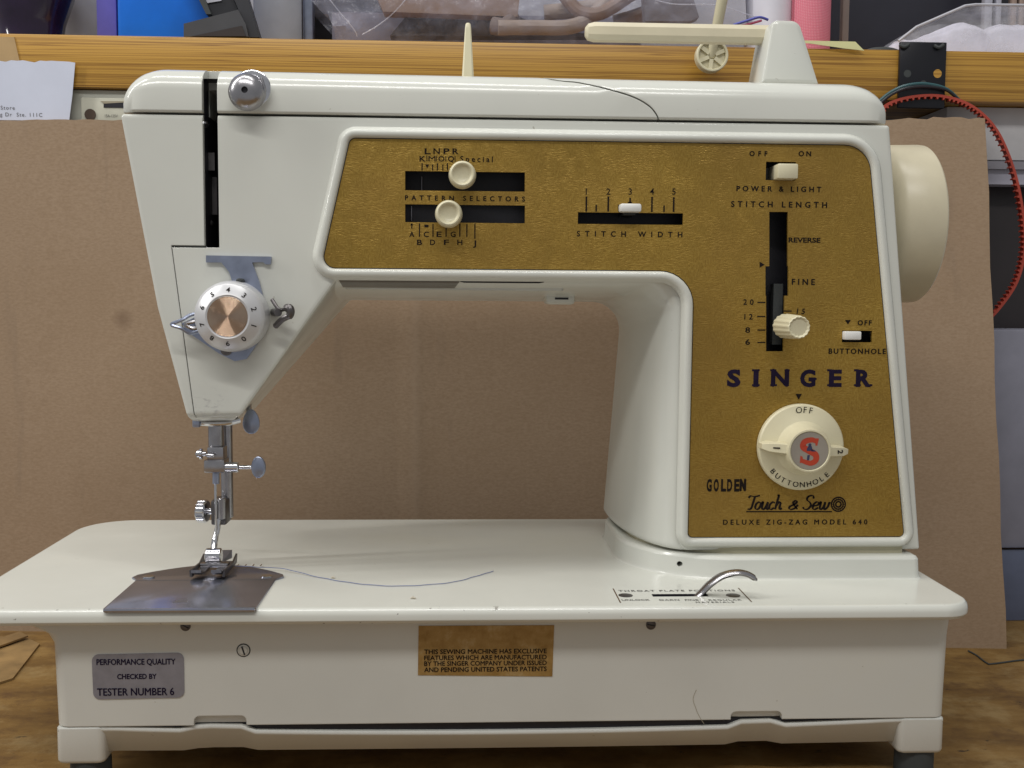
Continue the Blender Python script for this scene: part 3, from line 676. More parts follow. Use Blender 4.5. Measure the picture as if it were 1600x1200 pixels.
# separate the two cover pieces
bm = bmesh.new(); bm.from_mesh(cov.data); bm.verts.ensure_lookup_table(); seen = {}; isl = []
for v0 in bm.verts:
    if v0.index in seen: continue
    st_ = [v0]; seen[v0.index] = len(isl); cur = []
    while st_:
        q = st_.pop(); cur.append(q.index)
        for e in q.link_edges:
            o2 = e.other_vert(q)
            if o2.index not in seen: seen[o2.index] = len(isl); st_.append(o2)
    isl.append(cur)
for k, cur in enumerate(isl):
    if len(cur) < 20: continue
    b2 = bm.copy(); b2.verts.ensure_lookup_table(); keep = set(cur)
    bmesh.ops.delete(b2, geom=[v_ for v_ in b2.verts if v_.index not in keep], context='VERTS')
    me = bpy.data.meshes.new('top_cover'); b2.to_mesh(me); b2.free(); fin('top_cover', me, 'cream', SM, 35)
bm.free(); bpy.data.objects.remove(cov)
obj('cover_core', *box(sx1+3, xcr-12, 62, 115, 268, 284), 'black', SM, 0)
# thumb nut (thread guide) on the cover
tn = F3(382, 140, 36)
TN = obj('thread_tension_nut', *lathe([(2.0, 12), (2.0, 6.8), (7.0, 6.4), (7.6, 5.4), (7.4, 4.2), (6.4, 2.2), (4.6, .8), (2.4, .1), (1.3, .0), (1.1, .5), (1.0, 1.6), (.01, 1.7)], tn, (0, 1, 0), 40), 'steel', SM, 40)
obj('nut_hole', *lathe([(1.02, 1.2), (.99, 1.3)], tn, (0, 1, 0), 16), 'black', TN)
t2 = F3(394, 138, 43)
obj('guide_disc', *lathe([(7.3, 1.0), (7.5, .4), (7.3, 0), (6.8, -.2), (.01, -.3)], t2, (0, 1, 0), 36), 'chrome', TN, 40)
obj('guide_tab', *tube([F3(408, 122, 40.5), F3(413, 138, 40), F3(409, 155, 40.5), F3(404, 160, 42.5)], [.7, .8, .8, .6], 8), 'steel', TN)
# spool spike
a = F3(731, 122, 88); zt = F3(731, 36, 88).z
obj('spool_spike', *loft([[(a.x+sx*w_, 88+sy*w_, z) for sx, sy in ((-1, -.7), (-.7, -1), (.7, -1), (1, -.7), (1, .7), (.7, 1), (-.7, 1), (-1, .7))] for z, w_ in ((a.z-6, 2.75), (a.z, 2.65), (zt-2.5, 1.35), (zt-.6, 1.1), (zt, .55))]), 'ivory2', SM, 40)
# spool bracket and its rod
br = [F(1189, 130, 70), F(1203, 40, 70), F(1211, 30, 70), F(1244, 31, 70), F(1253, 38, 70), F(1281, 132, 70)]
rings = []
bcs = [(br[0][0], br[0][1], .3), (br[2][0]-1.0, br[2][1], 3.2), (br[4][0]-1.0, br[3][1], 5), (br[5][0], br[5][1], .3)]
for d, y in ((-1.8, 70), (-.5, 70.6), (0, 72), (0, 94), (-2, 97)): rings.append([(x, y, z) for x, z in rpoly(offs(bcs, d), 6)])
SB = obj('spool_bracket', *loft(rings), 'cream', SM, 40)
ra = F3(1206, 53.5, 84); rb = F3(914, 52, 84); zz = (ra.z+rb.z)/2
def oct_(x, w_, h_): return [(x, 84+w_*c, zz+h_*s_) for c, s_ in ((-1, .45), (-1, -.45), (-.6, -1), (.6, -1), (1, -.45), (1, .45), (.6, 1), (-.6, 1))]
obj('spool_rod', *loft([oct_(ra.x+6, 3.9, 3.9), oct_(rb.x+4, 3.9, 3.9), oct_(rb.x+1.2, 3.2, 3.2), oct_(rb.x, 1.8, 1.8)]), 'ivory', SM, 30)
# hand wheel
hz = F3(1440, 351, 92); HWX = F(1430, 345, 92)[0]
hw = obj('hand_wheel', *lathe([(12, -25), (30, -22), (34.5, -19), (36.0, -16), (36.3, -3), (36.1, -.8), (35.4, 0), (33, .4), (18, 1.2), (16, 3), (.01, 3.4)], (HWX, 92, hz.z), (1, 0, 0), 72), 'ivory', SM, 35)
obj('wheel_shaft', *lathe([(9, -40), (9, -20)], (HWX, 92, hz.z), (1, 0, 0), 24), 'steel', SM)
# lamp recess strip and catch under the arm
ua = F3(540, 443, 60); ub = F3(712, 443, 60)
def under(px, t):   # a point on the arm's underside, t = 0 front .. 1 back
    th = PI/2*t; s_ = math.sin(th); y = YF+2+(YB-YF-2)*(1-math.cos(th))
    z = front[5][1]+(rear[5][1]-front[5][1])*s_
    return F(px, 440, y)[0], y, z
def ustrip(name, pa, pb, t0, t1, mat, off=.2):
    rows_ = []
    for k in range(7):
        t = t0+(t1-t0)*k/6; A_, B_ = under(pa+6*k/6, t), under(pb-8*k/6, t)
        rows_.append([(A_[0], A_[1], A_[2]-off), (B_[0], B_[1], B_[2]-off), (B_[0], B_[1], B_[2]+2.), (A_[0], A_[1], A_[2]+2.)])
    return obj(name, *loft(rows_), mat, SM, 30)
ustrip('lamp_recess_shade', 530, 718, .02, .22, simple('lamp_shadow', (.17, .155, .13), .35))  # grey-brown strip on the underside carries the recess shade in its colour
ustrip('lamp_rim', 540, 880, .25, .28, 'cream', .5)
ustrip('cover_gap', 719, 850, .02, .05, 'black', .15)
ct = under(875, .62)
catch = rbox('lamp_catch', (ct[0]-7, ct[0]+6, ct[1]-9, ct[1]+8, ct[2]-2.6, ct[2]+4), 'cream', SM, 1.6)
obj('catch_slot', *box(ct[0]-3, ct[0]+3, ct[1]-9.15, ct[1]-8.2, ct[2]-.4, ct[2]+.5), 'black', SM, 0)

# --- tension assembly on the head
TA = obj('tension_plate', *prism([F(*q, 45.6) for q in ((322, 399), (424, 401), (423, 413), (415, 413), (411, 409.5), (394, 410), (405, 440), (414, 475), (411, 525), (385, 561), (367, 564.5), (342, 552), (292, 518), (284, 505), (311, 493), (332, 470), (364, 443), (358, 425), (346, 410), (322, 410))], 45.4, 46.8), 'bluesteel', SM, 0)
td = F3(366.5, 494, 45.2)
TD = obj('tension_dial', *lathe([(13.2, 1), (14.4, .6), (14.6, -1), (14.5, -6.5), (14.1, -9.6), (13.2, -11.0), (12.9, -11.3), (9.3, -13.7), (8.8, -14.0), (8.3, -13.8), (.01, -13.6)], td, (0, 1, 0), 60), simple('dial_silver_white', (.58, .58, .59), .3, .25, .03), SM, 14)
TD['label'] = 'numbered white tension dial with copper centre'
def copper():
    m, nt, b = new_mat('spun_copper')
    g = N(nt, 'ShaderNodeNewGeometry'); sb = N(nt, 'ShaderNodeVectorMath', operation='SUBTRACT'); sb.inputs[1].default_value = td*MM; nt.links.new(g.outputs['Position'], sb.inputs[0])
    f = noise(nt, sb.outputs[0], 90, 3); nt.links.new(ramp(nt, f, [(.3, (.40, .28, .20)), (.7, (.52, .39, .29))]), b.inputs['Base Color'])
    b.inputs['Metallic'].default_value = 1; b.inputs['Roughness'].default_value = .2
    return m
gp_ = [(8.1, .3), (8.1, -.1)]+[(8.0-.0625*i, -.15-.05*math.sin(2*PI*i/6)) for i in range(1, 126)]
cpd = obj('copper_disc', *lathe(gp_, (0, 0, 0), (0, 1, 0), 144), copper(), None, 89)
cpd.location = Vector((td.x, td.y-13.7, td.z))*MM
attach(cpd, TD)
for i, s in enumerate('4321098765'):
    a = 2*PI*i/10+.02; rv = Vector((math.sin(a), 0, math.cos(a)))
    o = Vector((td.x, td.y-13.48, td.z))+rv*9.9; tilt = Vector((0, 2.0/3.0, 0))
    vv = (rv+tilt).normalized(); uv = Vector((math.cos(a), 0, -math.sin(a)))
    text(s, o, uv, vv, height=2.3, align='C', parent=TD, bold=.012, mat='ink', name='numeral')
# check spring loop on the left, hook on the right, screw below
obj('check_spring', *tube(spline([F3(315, 489, 42), F3(298, 492, 40), F3(284, 500, 38), F3(268, 507, 38), F3(283, 513, 38), F3(298, 521, 40), F3(313, 516, 42)], 6), .75, 8), 'bluesteel', SM)
obj('spring_eye', *tube(spline([F3(318, 500, 41), F3(300, 503, 39.5), F3(290, 507, 39), F3(302, 513, 39.5), F3(318, 509, 41)], 6), .8, 8), 'steel', SM)
obj('thread_hook', *tube(spline([F3(425, 468, 44), F3(437, 484, 41), F3(452, 481, 37), F3(453, 492, 37), F3(441, 499, 38), F3(431, 509, 42)], 6), [.8]*10+[1.7]*10+[1.3]*11, 10), 'darksteel', SM)
obj('hook_post', *lathe([(1.6, 0), (1.6, 8)], F3(428, 488, 47), (.4, -1, 0), 16), 'darksteel', SM)
obj('plate_screw', *lathe([(2.3, .5), (2.3, -.9), (1.9, -1.3), (.01, -1.4)], F3(354, 547, 45.2), (0, 1, 0), 20), 'darksteel', SM)
obj('stop_pin', *lathe([(1.3, .5), (1.3, -6), (.8, -6.4)], F3(378, 440, 45.2), (0, 1, 0), 16), 'rubber', SM)

# --- needle and presser bars
YN = 66.0
def cyl(name, pa, pb, r, mat, parent=SM, seg=20, bev=.3):
    a, b = Vector(pa), Vector(pb); L = (b-a).length; return obj(name, *lathe([(r-bev, 0), (r, bev), (r, L-bev), (r-bev, L)], a, b-a, seg), mat, parent, 40)
k66 = (YN-CAM.y)/FPX
def vbar(name, px, y0, y1, rpx, mat, Y=YN, bev=.3):
    a = F3(px, y1, Y); t = F3(px, y0, Y); return cyl(name, (a.x, Y, a.z), (a.x, Y, t.z), rpx*k66, mat, bev=bev)
NB = vbar('needle_bar', 338, 630, 706, 12.0, 'steel', 64)
PB = vbar('presser_bar', 355.5, 630, 808, 9.5, 'steel', 76)
# thread guide under the head
obj('bar_thread_guide', *tube(spline([F3(306, 660, 60), F3(330, 662, 57), F3(356, 661, 57), F3(374, 657, 60)], 6), 1.15, 10), 'chrome', SM)
obj('guide_clip', *tube(spline([F3(303, 657, 60), F3(330, 655.5, 60), F3(372, 655, 62)], 6), .9, 8), 'darksteel', SM)
g0 = F3(307, 661, 58); rbox('guide_block', (g0.x-1.6, g0.x+1.4, 57, 62, g0.z-1.8, g0.z+1.8), 'bluesteel', SM, .5)
# presser lifter paddle
pc = F3(392, 659, 84); rg = []
for yy, sc_ in ((84, .9), (84.3, 1.0), (85.4, 1.0), (85.7, .9)):
    rg.append([(pc.x+3.7*sc_*math.cos(a)*(1-.18*math.sin(a)), yy, pc.z+5.6*sc_*math.sin(a)) for a in [2*PI*i/28 for i in range(28)]])
obj('lifter_paddle', *loft(rg), 'bluesteel', SM, 40)
cyl('lifter_arm', (pc.x-1, 84.8, pc.z+3), (pc.x-3, 95, pc.z+16), 1.2, 'steel')
# needle clamp
c0, c1 = F(320, 738, 60), F(352, 718, 60)
CL = rbox('needle_clamp', (c0[0], c1[0], 58, 68, c0[1], c1[1]), 'steel', SM, .6)
c2, c3 = F(324, 720, 60), F(350, 698, 60)
rbox('clamp_top', (c2[0], c3[0], 59, 67, c2[1]-.5, c3[1]), 'steel', CL, .8)
a = F3(353, 730, 61); b = F3(373, 730, 61); cyl('clamp_collar', (a.x-.6, 61, a.z), (b.x, 61, a.z), 2.25, 'chrome', CL)
b2 = F3(394, 730, 61); cyl('clamp_screw', (b.x, 61, a.z), (b2.x, 61, a.z), .9, 'chrome', CL)
pc = F3(404, 730, 61); rg = []
for e, sc_ in ((-.7, .9), (-.35, 1.0), (.35, 1.0), (.7, .9)):
    rg.append([(pc.x+3.0*sc_*math.cos(t_)+e*.25, 61+e, pc.z+4.7*sc_*math.sin(t_)) for t_ in [2*PI*i/28 for i in range(28)]])
obj('thumb_paddle', *loft(rg), 'bluesteel', CL, 40)
a = F3(322, 709, 59); b = F3(308, 709, 59)
obj('side_screw', *lathe([(1.1, 0), (1.1, 1.4), (2.4, 1.6), (2.4, 2.5), (1.6, 2.7), (1.6, 3.8), (1.0, 4.3)], (a.x, 59, a.z), (-1, 0, 0), 18), 'chrome', CL)
cyl('guide_pin', F3(322, 711, 56.5), F3(335, 712, 56.5), .9, 'chrome', CL)
cyl('needle_holder', F3(337.5, 738, 61), F3(337.5, 756, 61), 1.5, 'bluesteel', CL)
nt_ = F3(336.5, 752, 61); nb = F3(337, 868, 61)
obj('needle', *tube([nt_, (nt_.x, 61, nt_.z-10), (nt_.x, 61, nb.z+3), (nt_.x, 61, nb.z)], [.55, .5, .45, .1], 10), 'chrome', SM)
# presser foot and its screw
a0, a1 = F(336, 815, 74), F(359, 777, 74)
PF = rbox('foot_clamp', (a0[0], a1[0], 66, 78, a0[1], a1[1]), 'darksteel', SM, .8)
q = F3(344, 796, 65); cyl('foot_boss', (q.x+.3, 67, F(344, 811, 67)[1]), (q.x+.3, 67, F(344, 778, 67)[1]), 1.9, 'steel', PF)
a = F3(336, 799, 68)
obj('foot_screw', *lathe([(1.5, 0), (1.5, 3.2), (4.6, 3.4), (5.2, 4.0), (5.2, 7.0), (4.5, 7.6), (.01, 7.8)], (a.x, 68, a.z), (-1, .12, 0), 36, rib=lambda i: 1 if i % 3 else .95), 'chrome', PF, 25)
sh = [F3(341, 812, 66), F3(339.5, 828, 64.5), F3(336, 842, 62.5), F3(334, 858, 60)]
obj('foot_shank', *tube(spline(sh, 5), [1.25]*10+[1.4]*6, 12), 'chrome', PF)
fc = F3(334, 868, 58)
obj('foot_hinge', *lathe([(2.6, -3.4), (3.2, -3), (3.2, 3), (2.6, 3.4)], (fc.x, 58, fc.z), (1, 0, 0), 24), 'chrome', PF)
zf = ZB+1.6
xa = G(306, 893, zf)[0]; xb = G(360, 893, zf)[0]; xm = (xa+xb)/2
rbox('foot_crossbar', (xm-6, xm+6, 53, 57, zf+1.2, zf+3.2), 'steel', PF, .5)
for s_ in (-1, 1):
    rg = [[(xm+s_*xx, y, z) for xx, z in ((2.0, zf+h0), (6.2, zf+h0), (6.2, zf+h0+1.3), (2.0, zf+h0+1.3))] for y, h0 in ((39, 2.6), (42, 1.2), (46, .3), (64, .3))]
    obj('foot_toe', *loft(rg), 'steel', PF, 30)
    rg = [[(xm+s_*xx, y, z) for xx, z in ((6.1, zf+.4), (7.2, zf+.4), (7.4, zf+h), (6.6, zf+h))] for y, h in ((41, 3.4), (46, 3.0), (58, 2.4), (66, 4.4))]
    obj('foot_side_fin', *loft(rg), 'darksteel', PF, 30)
rg = [F3(345, 880, 60), F3(362, 872, 70), F3(362, 860, 72), F3(346, 860, 68)]
m = MB(); m.add(rg+[p+Vector((0, 1, 0)) for p in rg], [(0, 1, 2, 3), (4, 7, 6, 5), (0, 4, 5, 1), (1, 5, 6, 2), (2, 6, 7, 3), (3, 7, 4, 0)]); m.build('rear_guard', 'bluesteel', PF, 0)

# --- needle plate let into the bed
zp = ZB+.9
n0 = [G(161, 955, zp), G(394, 957, zp)]; pxl = (n0[0][0]+G(226, 893, zp)[0])/2-.5; pxr = (n0[1][0]+G(440, 890, zp)[0])/2
yfp = -.9; ys = 46; top = [(pxr, yfp)]
ol = [(pxl, yfp+.6), (pxl+.6, yfp), (pxr-.6, yfp), (pxr, yfp+.6), (pxr, ys-4), (pxr+3, ys), (pxr+2, ys+4)]
for i in range(13):
    t = i/12; x = (pxr+2)+(pxl-2-pxr-2)*t; ol.append((x, ys+4+17*math.sin(PI*t)**.9 if 0 < i < 12 else ys+4))
ol += [(pxl-3, ys), (pxl, ys-4)]
def ply(z, d): 
    cx, cy = (pxl+pxr)/2, 25; return [(cx+(x-cx)*(1-d/30), cy+(y-cy)*(1-d/35), z) for x, y in ol]
NP = obj('needle_plate', *loft([ply(ZB-.5, 0), ply(zp-.25, 0), ply(zp, .35)]), 'plate', SM, 40); NP['label'] = 'dull steel needle plate let into the bed'
# front lip of the slide plate hanging over the bed edge
rbox('plate_lip', (pxl+.3, pxr-.3, -1.25, 1.0, ZB-.75, zp-.05), 'plate', NP, .5)
m = MB()
for s_, x in ((-1, pxl), (1, pxr)):
    m.add(*lathe([(2.5, -.6), (2.5, .3), (2.1, .55), (.01, .6)], (x-s_*4, ys-.5, zp), (0, 0, 1), 20))
m.build('plate_screws', 'chrome', NP, 30)
obj('plate_joint', *box(pxl+.5, pxr-.5, ys-6, ys-5.6, zp-.1, zp+.03), 'rubber', NP, 0)
gx, gy = G(283, 940, zp); obj('thumb_grip', *slab(rpoly([(gx-3.4, gy-2.2, .6), (gx+3.4, gy-2.2, .6), (gx+1.5, gy+2.6, .6), (gx-1.5, gy+2.6, .6)], 3), zp-.1, zp+.08), 'bluesteel', NP, 0)
m = MB()
for px in (372, 384, 396, 408): x, y = G(px, 883, zp); m.add(*box(x-.3, x+.3, y-1.6, y+1.6, zp-.05, zp+.04))
m.build('seam_guide_marks', 'chrome', NP, 0)

# --- throat plate lever let into the bed
zl = ZB+.1
fr = [G(*q, zl) for q in ((957, 919), (1155, 919), (1176, 941), (968, 941))]
ym0, ym1 = (fr[0][1]+fr[1][1])/2, (fr[2][1]+fr[3][1])/2
lx0, lx1 = (fr[0][0]+fr[3][0])/2, (fr[1][0]+fr[2][0])/2
def ln(x0, y0, x1, y1): return [(x0, y0, zl), (x1, y0, zl), (x1, y1, zl), (x0, y1, zl)], [(0, 1, 2, 3)]
m = MB(); m.add(*ln(lx0, ym1, lx0+.5, ym0)); m.add(*ln(lx1-.5, ym1, lx1, ym0)); PLT = m.build('lever_plate_border', simple('brown_ink', (.09, .05, .02), .6), SM, 0)
s0, s1_ = G(1019, 929.5, zl), G(1106, 929.5, zl); ymid = (s0[1]+s1_[1])/2
boolean(bed, [box(s0[0], s1_[0], ymid-1.9, ymid+1.9, 72, 80)])
v_, f_ = box(s0[0]+.1, s1_[0]-.1, ymid-1.85, ymid+1.85, 72.2, 76.95); obj('lever_slot', v_, [q for q in f_ if not all(v_[i][2] == 76.95 for i in q)], 'black', SM, 0)
for px in (977.5, 1145.5):
    x, y = G(px, 930, zl); obj('plate_rivet', *lathe([(2.9, -.3), (2.9, .1), (2.2, .25), (.01, .3)], (x, y, ZB), (0, 0, 1), 24), 'darksteel', SM)
lp = [(1088, 934, 0), (1096, 926, 0), (1110, 912, -2), (1128, 900, -4), (1150, 894.5, -5), (1167, 897, -5), (1181, 905, -5)]
pts = spline([F3(x, y, ymid+d) for x, y, d in lp], 6); nn_ = len(pts)
pts = [pts[0]+Vector((-1.5, 0, -4))]+pts
ws_ = [2.2+1.0*math.sin(PI*min(1, i/(nn_*.85)))*.6 for i in range(nn_+1)]
rg = []
for i, p in enumerate(pts):
    t = (pts[min(i+1, len(pts)-1)]-pts[max(i-1, 0)]).normalized(); up_ = Vector((-t.z, 0, t.x)).normalized(); th_ = 1.15 if i < len(pts)-2 else .6
    w_ = ws_[i]
    rg.append([p+Vector((0, w_*c, 0))+up_*(th_*s_) for c, s_ in ((-1, 0), (-.7, .8), (0, 1.1), (.7, .8), (1, 0), (.7, -.8), (0, -1), (-.7, -.8))])
obj('throat_plate_lever', *loft(rg), 'steel', SM, 60)
def btext(s, px0, px1, py, h, **kw):
    x0, y = G(px0, py, zl); x1, _ = G(px1, py, zl); return text(s, (x0, y, zl), X3, (0, 1, 0), width=x1-x0, height=h, parent=PLT, mat='inkgrey', **kw)
btext('THROAT PLATE POSITIONS', 967, 1150, 924.5, 2.2, bold=.01); btext('UNLOCK', 972, 1016, 938.5, 1.9, bold=.01); btext('DARN', 1031, 1062, 938.5, 1.9, bold=.01); btext('FINE', 1071, 1092, 938.5, 1.9, bold=.01)
btext('REGULAR', 1108, 1160, 938.5, 1.9, bold=.01); btext('MATERIALS', 1088, 1148, 942, 1.7, bold=.01)

# ================================================================== things around it
# blue thread on the bed
tp = [G3(x, y, ZB+.35) for x, y in ((352, 887), (400, 889), (443, 892), (500, 902), (560, 912), (630, 915.5), (700, 910.5), (745, 900), (771, 892))]
for p in tp[:3]: p.z = zp+.35
th = obj('sewing_thread', *tube([p_+Vector((0, .25*math.sin(i_*1.3)+.2*math.sin(i_*.47), 0)) for i_, p_ in enumerate(spline(tp, 8))], .16, 6), simple('blue_thread', (.16, .19, .33), .8), None); tag(th, 'loose blue thread lying across the cream machine bed', 'thread')
for px, py, rr in ((520, 903, .7), (645, 935, .9)):
    p = G3(px, py, ZB+.3); o = obj('lint_crumb', *tube([p+Vector((-rr, 0, .1)), p+Vector((0, .3, .3)), p+Vector((rr*1.3, -.2, .1))], [.2, .5, .25], 6), simple('lint', (.5, .45, .36), .9), None)
    tag(o, 'tiny white lint crumb beside the blue thread' if px == 520 else 'tiny tan lint crumb in front of the blue thread', 'lint')
# cardboard sheet leaning behind the machine
cy0, cz1 = 178., 296.
cr_b = F(1573, 1012, cy0)[0]; cr_t = F(1540, 188, 218)[0]; xR = (cr_b+cr_t)/2
rngc = random.Random(3); top_z = []
NXX, NZ = 120, 14; v = []; f = []
XL = -330
(xc0, zc0), (xc1, zc1) = F(0, 188, 226), F(1540, 187, 218)
def card_y(x, t): return cy0+40*t+max(0, xR-x)/565*(46*(1-t)+8*t)+1.1*math.sin(x*.021+1)*math.sin(PI*t)-1.3*math.exp(-((x+26)/2.6)**2)
for side in (0, 1):
    for i in range(NXX+1):
        x = XL+(xR-XL)*i/NXX
        ztop = zc0+(zc1-zc0)*(x-xc0)/(xc1-xc0)+.4*math.sin(x*.05)+rngc.uniform(-.35, .35)+(rngc.uniform(-.2, 1.8) if x > xR-50 else 0)
        for j in range(NZ+1):
            t = j/NZ; v.append((x+(.5*math.sin(j*1.7) if i == NXX else 0)+((1-t)*(cr_b-xR)+t*(cr_t-xR))*max(0, (i-NXX+6)/6), card_y(x, t)+side*3.6, ztop*t))
M1 = (NXX+1)*(NZ+1)
idx = lambda s, i, j: s*M1+i*(NZ+1)+j
for i in range(NXX):
    for j in range(NZ):
        f.append((idx(0, i, j), idx(0, i+1, j), idx(0, i+1, j+1), idx(0, i, j+1))); f.append((idx(1, i, j), idx(1, i, j+1), idx(1, i+1, j+1), idx(1, i+1, j)))
    f.append((idx(0, i, NZ), idx(0, i+1, NZ), idx(1, i+1, NZ), idx(1, i, NZ))); f.append((idx(0, i, 0), idx(1, i, 0), idx(1, i+1, 0), idx(0, i+1, 0)))
for j in range(NZ):
    for i in (0, NXX): f.append((idx(0, i, j), idx(0, i, j+1), idx(1, i, j+1), idx(1, i, j)))
card = obj('cardboard_sheet', v, f, 'card', None, 40); tag(card, 'brown cardboard sheet leaning upright behind the sewing machine', 'cardboard')
stn = F3(188, 499, card_y(-130, .6)); M['_stain'].inputs[1].default_value = stn*MM
# shelf board
ZS = (F(0, 57, 232)[1]+F(1600, 76, 232)[1])/2; ZSB = (F(0, 140, 232)[1]+F(1600, 155, 232)[1])/2
shelf = rbox('shelf_board', (-430, 470, 232, 425, ZSB, ZS), 'pine', None, 1.2); tag(shelf, 'thick varnished pine shelf board running behind the machine', 'shelf')
def on_shelf(px, py, Y): return F3(px, py, Y)
tape = obj('masking_tape', *prism([F(-20, 57.5, 231.6), F(22, 57.5, 231.6), F(31, 97, 231.6), F(-20, 97, 231.6)], 231.5, 232), simple('pale_tape', (.42, .28, .13), .5), None, 0); tag(tape, 'pale strip of tape on the shelf edge above the receipt', 'tape')
# receipt with a torn top edge
rp = [F(-40, 187, 230), F(108, 189, 230), F(113, 150, 230), F(117.5, 98, 230)]; rr = random.Random(5)
rp += [(*[a+b for a, b in zip(F(117-9*i, 97-.15*i, 230), (0, rr.uniform(-.6, .6)))],) for i in range(1, 16)]
rec = obj('paper_receipt', *prism(rp, 229.9, 230.2), simple('receipt_paper', (.56, .59, .70), .7, var=.04, nscale=40, bump_s=.2, bscale=40), None, 0); tag(rec, 'white torn paper receipt hanging from the shelf edge', 'receipt')
for s, x0, x1, yb in (('Store', 1, 23, 171), ('g Dr  Ste. 111C', 0, 66, 181.5)): ftext(s, x0, x1, yb, 5.5, 229.75, mat='inkgrey', parent=rec, bold=0)
# outlet strip under the shelf
ox0, oz0 = F(100, 215, 236); ox1, oz1 = F(230, 142, 236)
OT = rbox('outlet_strip', (ox0, ox1, 236, 262, oz0, ZSB-.6), simple('outlet_beige', (.42, .42, .36), .5), None, .6); tag(OT, 'beige electrical outlet box under the shelf beside the receipt', 'outlet')
ox2, oz2 = F(126, 152, 234); ox3, _ = F(226, 152, 234)
fcx = rbox('outlet_face', (ox2, ox3, 234.2, 237, oz0+.3, oz2), simple('outlet_cream', (.5, .49, .40), .45), OT, .5)
a = F(162, 168, 234); b = F(195, 160, 234)
obj('outlet_blade_slot', *box(a[0], b[0], 233.9, 235.5, a[1], b[1]), 'black', OT, 0)
obj('outlet_bevel', *prism([F(157, 158, 234), F(198, 158, 234), F(196, 160, 234), F(163, 162, 234)], 233.8, 235), simple('outlet_dark_tan', (.32, .28, .2), .5), OT, 0)  # darker tan strip above the blade slot
a = F3(141, 179, 234); obj('ground_hole', *lathe([(3.2, -.3), (3.2, 1.2)], (a.x, 234, a.z), (0, 1, 0), 20), simple('ground_brown', (.06, .035, .02), .5), OT)
ftext('15A-125V', 164, 184, 183, 4, 234.0, mat='inkgrey', parent=OT, bold=0)
# white duct under the shelf on the right
dx0 = F(1480, 160, 246)[0]
DU = rbox('white_duct', (dx0, 470, 246, 300, F(0, 232, 246)[1]+1, ZSB-.5), simple('duct_white', (.55, .54, .55), .5), None, .8); tag(DU, 'white wall duct under the shelf behind the red belt', 'duct')
obj('duct_lip', *box(dx0, 470, 245, 247, F(0, 244, 246)[1], F(0, 231, 246)[1]), simple('duct_grey', (.25, .24, .27), .5), DU, 0)
obj('duct_foot', *box(dx0+10, 470, 248, 300, F(0, 268, 246)[1], F(0, 244, 246)[1]), simple('duct_pale', (.4, .39, .46), .5), DU, 0)
# dark cabinet behind the cardboard and a pale box beside it
DK = rbox('dark_case', (255, 440, 262, 300, 60, F(0, 262, 262)[1]), simple('dark_case_brown', (.02, .014, .015), .45), None, 3); tag(DK, 'dark brown case standing behind the right edge of the cardboard', 'case')
DC = rbox('black_cover', (F(1388, 0, 236)[0], F(1526, 0, 236)[0], 234.5, 244, F(0, 215, 236)[1], F(0, 164, 236)[1]), simple('black_plastic', (.025, .02, .022), .4), None, 2.5)
tag(DC, 'low black plastic cover inside the red belt loop', 'cover')
BX = rbox('storage_box', (F(1520, 0, 232)[0], 440, 232, 260, 0, F(0, 505, 232)[1]), simple('pale_violet_card', (.22, .22, .27), .6), None, 1.5)
tag(BX, 'pale violet storage box with blue foot at the right edge', 'box')
rbox('box_foot', (F(1520, 0, 231)[0], 441, 230.8, 236, 0, F(0, 862, 232)[1]), simple('blue_card', (.11, .13, .2), .6), BX, .6)
obj('box_seam', *box(F(1520, 0, 231)[0], 441, 230.4, 231, F(0, 863.5, 232)[1], F(0, 860.5, 232)[1]), 'ink', BX, 0)
# bracket bolted over the shelf edge
b0, b1 = F(1404, 152, 229), F(1480, 66, 229)
BK = rbox('black_bracket', (b0[0], b1[0], 229, 231.7, b0[1]-6, b1[1]), simple('black_bracket_metal', (.012, .012, .016), .3, .3), None, .6); tag(BK, 'black metal bracket wrapped over the shelf edge', 'bracket')
for o_ in (1412, 1466):
    x = F(o_, 70, 229)[0]; obj('bracket_tab', *tube(spline([(x-2.5, 228.8, b1[1]-2), (x, 227.8, b1[1]-3.4), (x+3, 228.8, b1[1]-1.5)], 5), 1.0, 8), 'rubber', BK)
for (px, py, mt, r_) in ((1465, 115, 'pine', 2.5), (1418, 115, 'rubber', 2.2), (1443, 131, 'rubber', 2.)):
    x, z = F(px, py, 228.9); obj('bracket_hole', *lathe([(r_, -.1), (r_, .3)], (x, 229, z), (0, 1, 0), 20), mt, BK)
# red toothed belt hanging in a loop
bp = [F3(x, y, Y) for x, y, Y in ((1372, 186, 224), (1390, 163, 225), (1430, 152, 226), (1475, 152, 227), (1520, 168, 227), (1557, 205, 227), (1583, 265, 227), (1597, 330, 227), (1600, 390, 228), (1588, 440, 229), (1560, 482, 230), (1530, 512, 231))]
bs = spline(bp, 14); rg = []; BT = MB(); TT = MB()
for i, p in enumerate(bs):
    t = (bs[min(i+1, len(bs)-1)]-bs[max(i-1, 0)]).normalized(); nrm = Vector((0, 1, 0)).cross(t).normalized()
    nrm = -nrm if nrm.dot(Vector((1430, 0, 0))-p) < -1e9 else nrm
    ctr = F3(1450, 330, 227); 
    if nrm.dot(p-ctr) < 0: nrm = -nrm
    rg.append([p+nrm*1.3, p+nrm*1.3+Vector((0, 4.2, 0)), p-nrm*.2+Vector((0, 4.2, 0)), p-nrm*.2])
BL = obj('toothed_belt', *loft(rg), simple('red_rubber', (.38, .05, .028), .5), None, 40); tag(BL, 'red toothed drive belt looping beside the cardboard', 'belt')
acc = 0
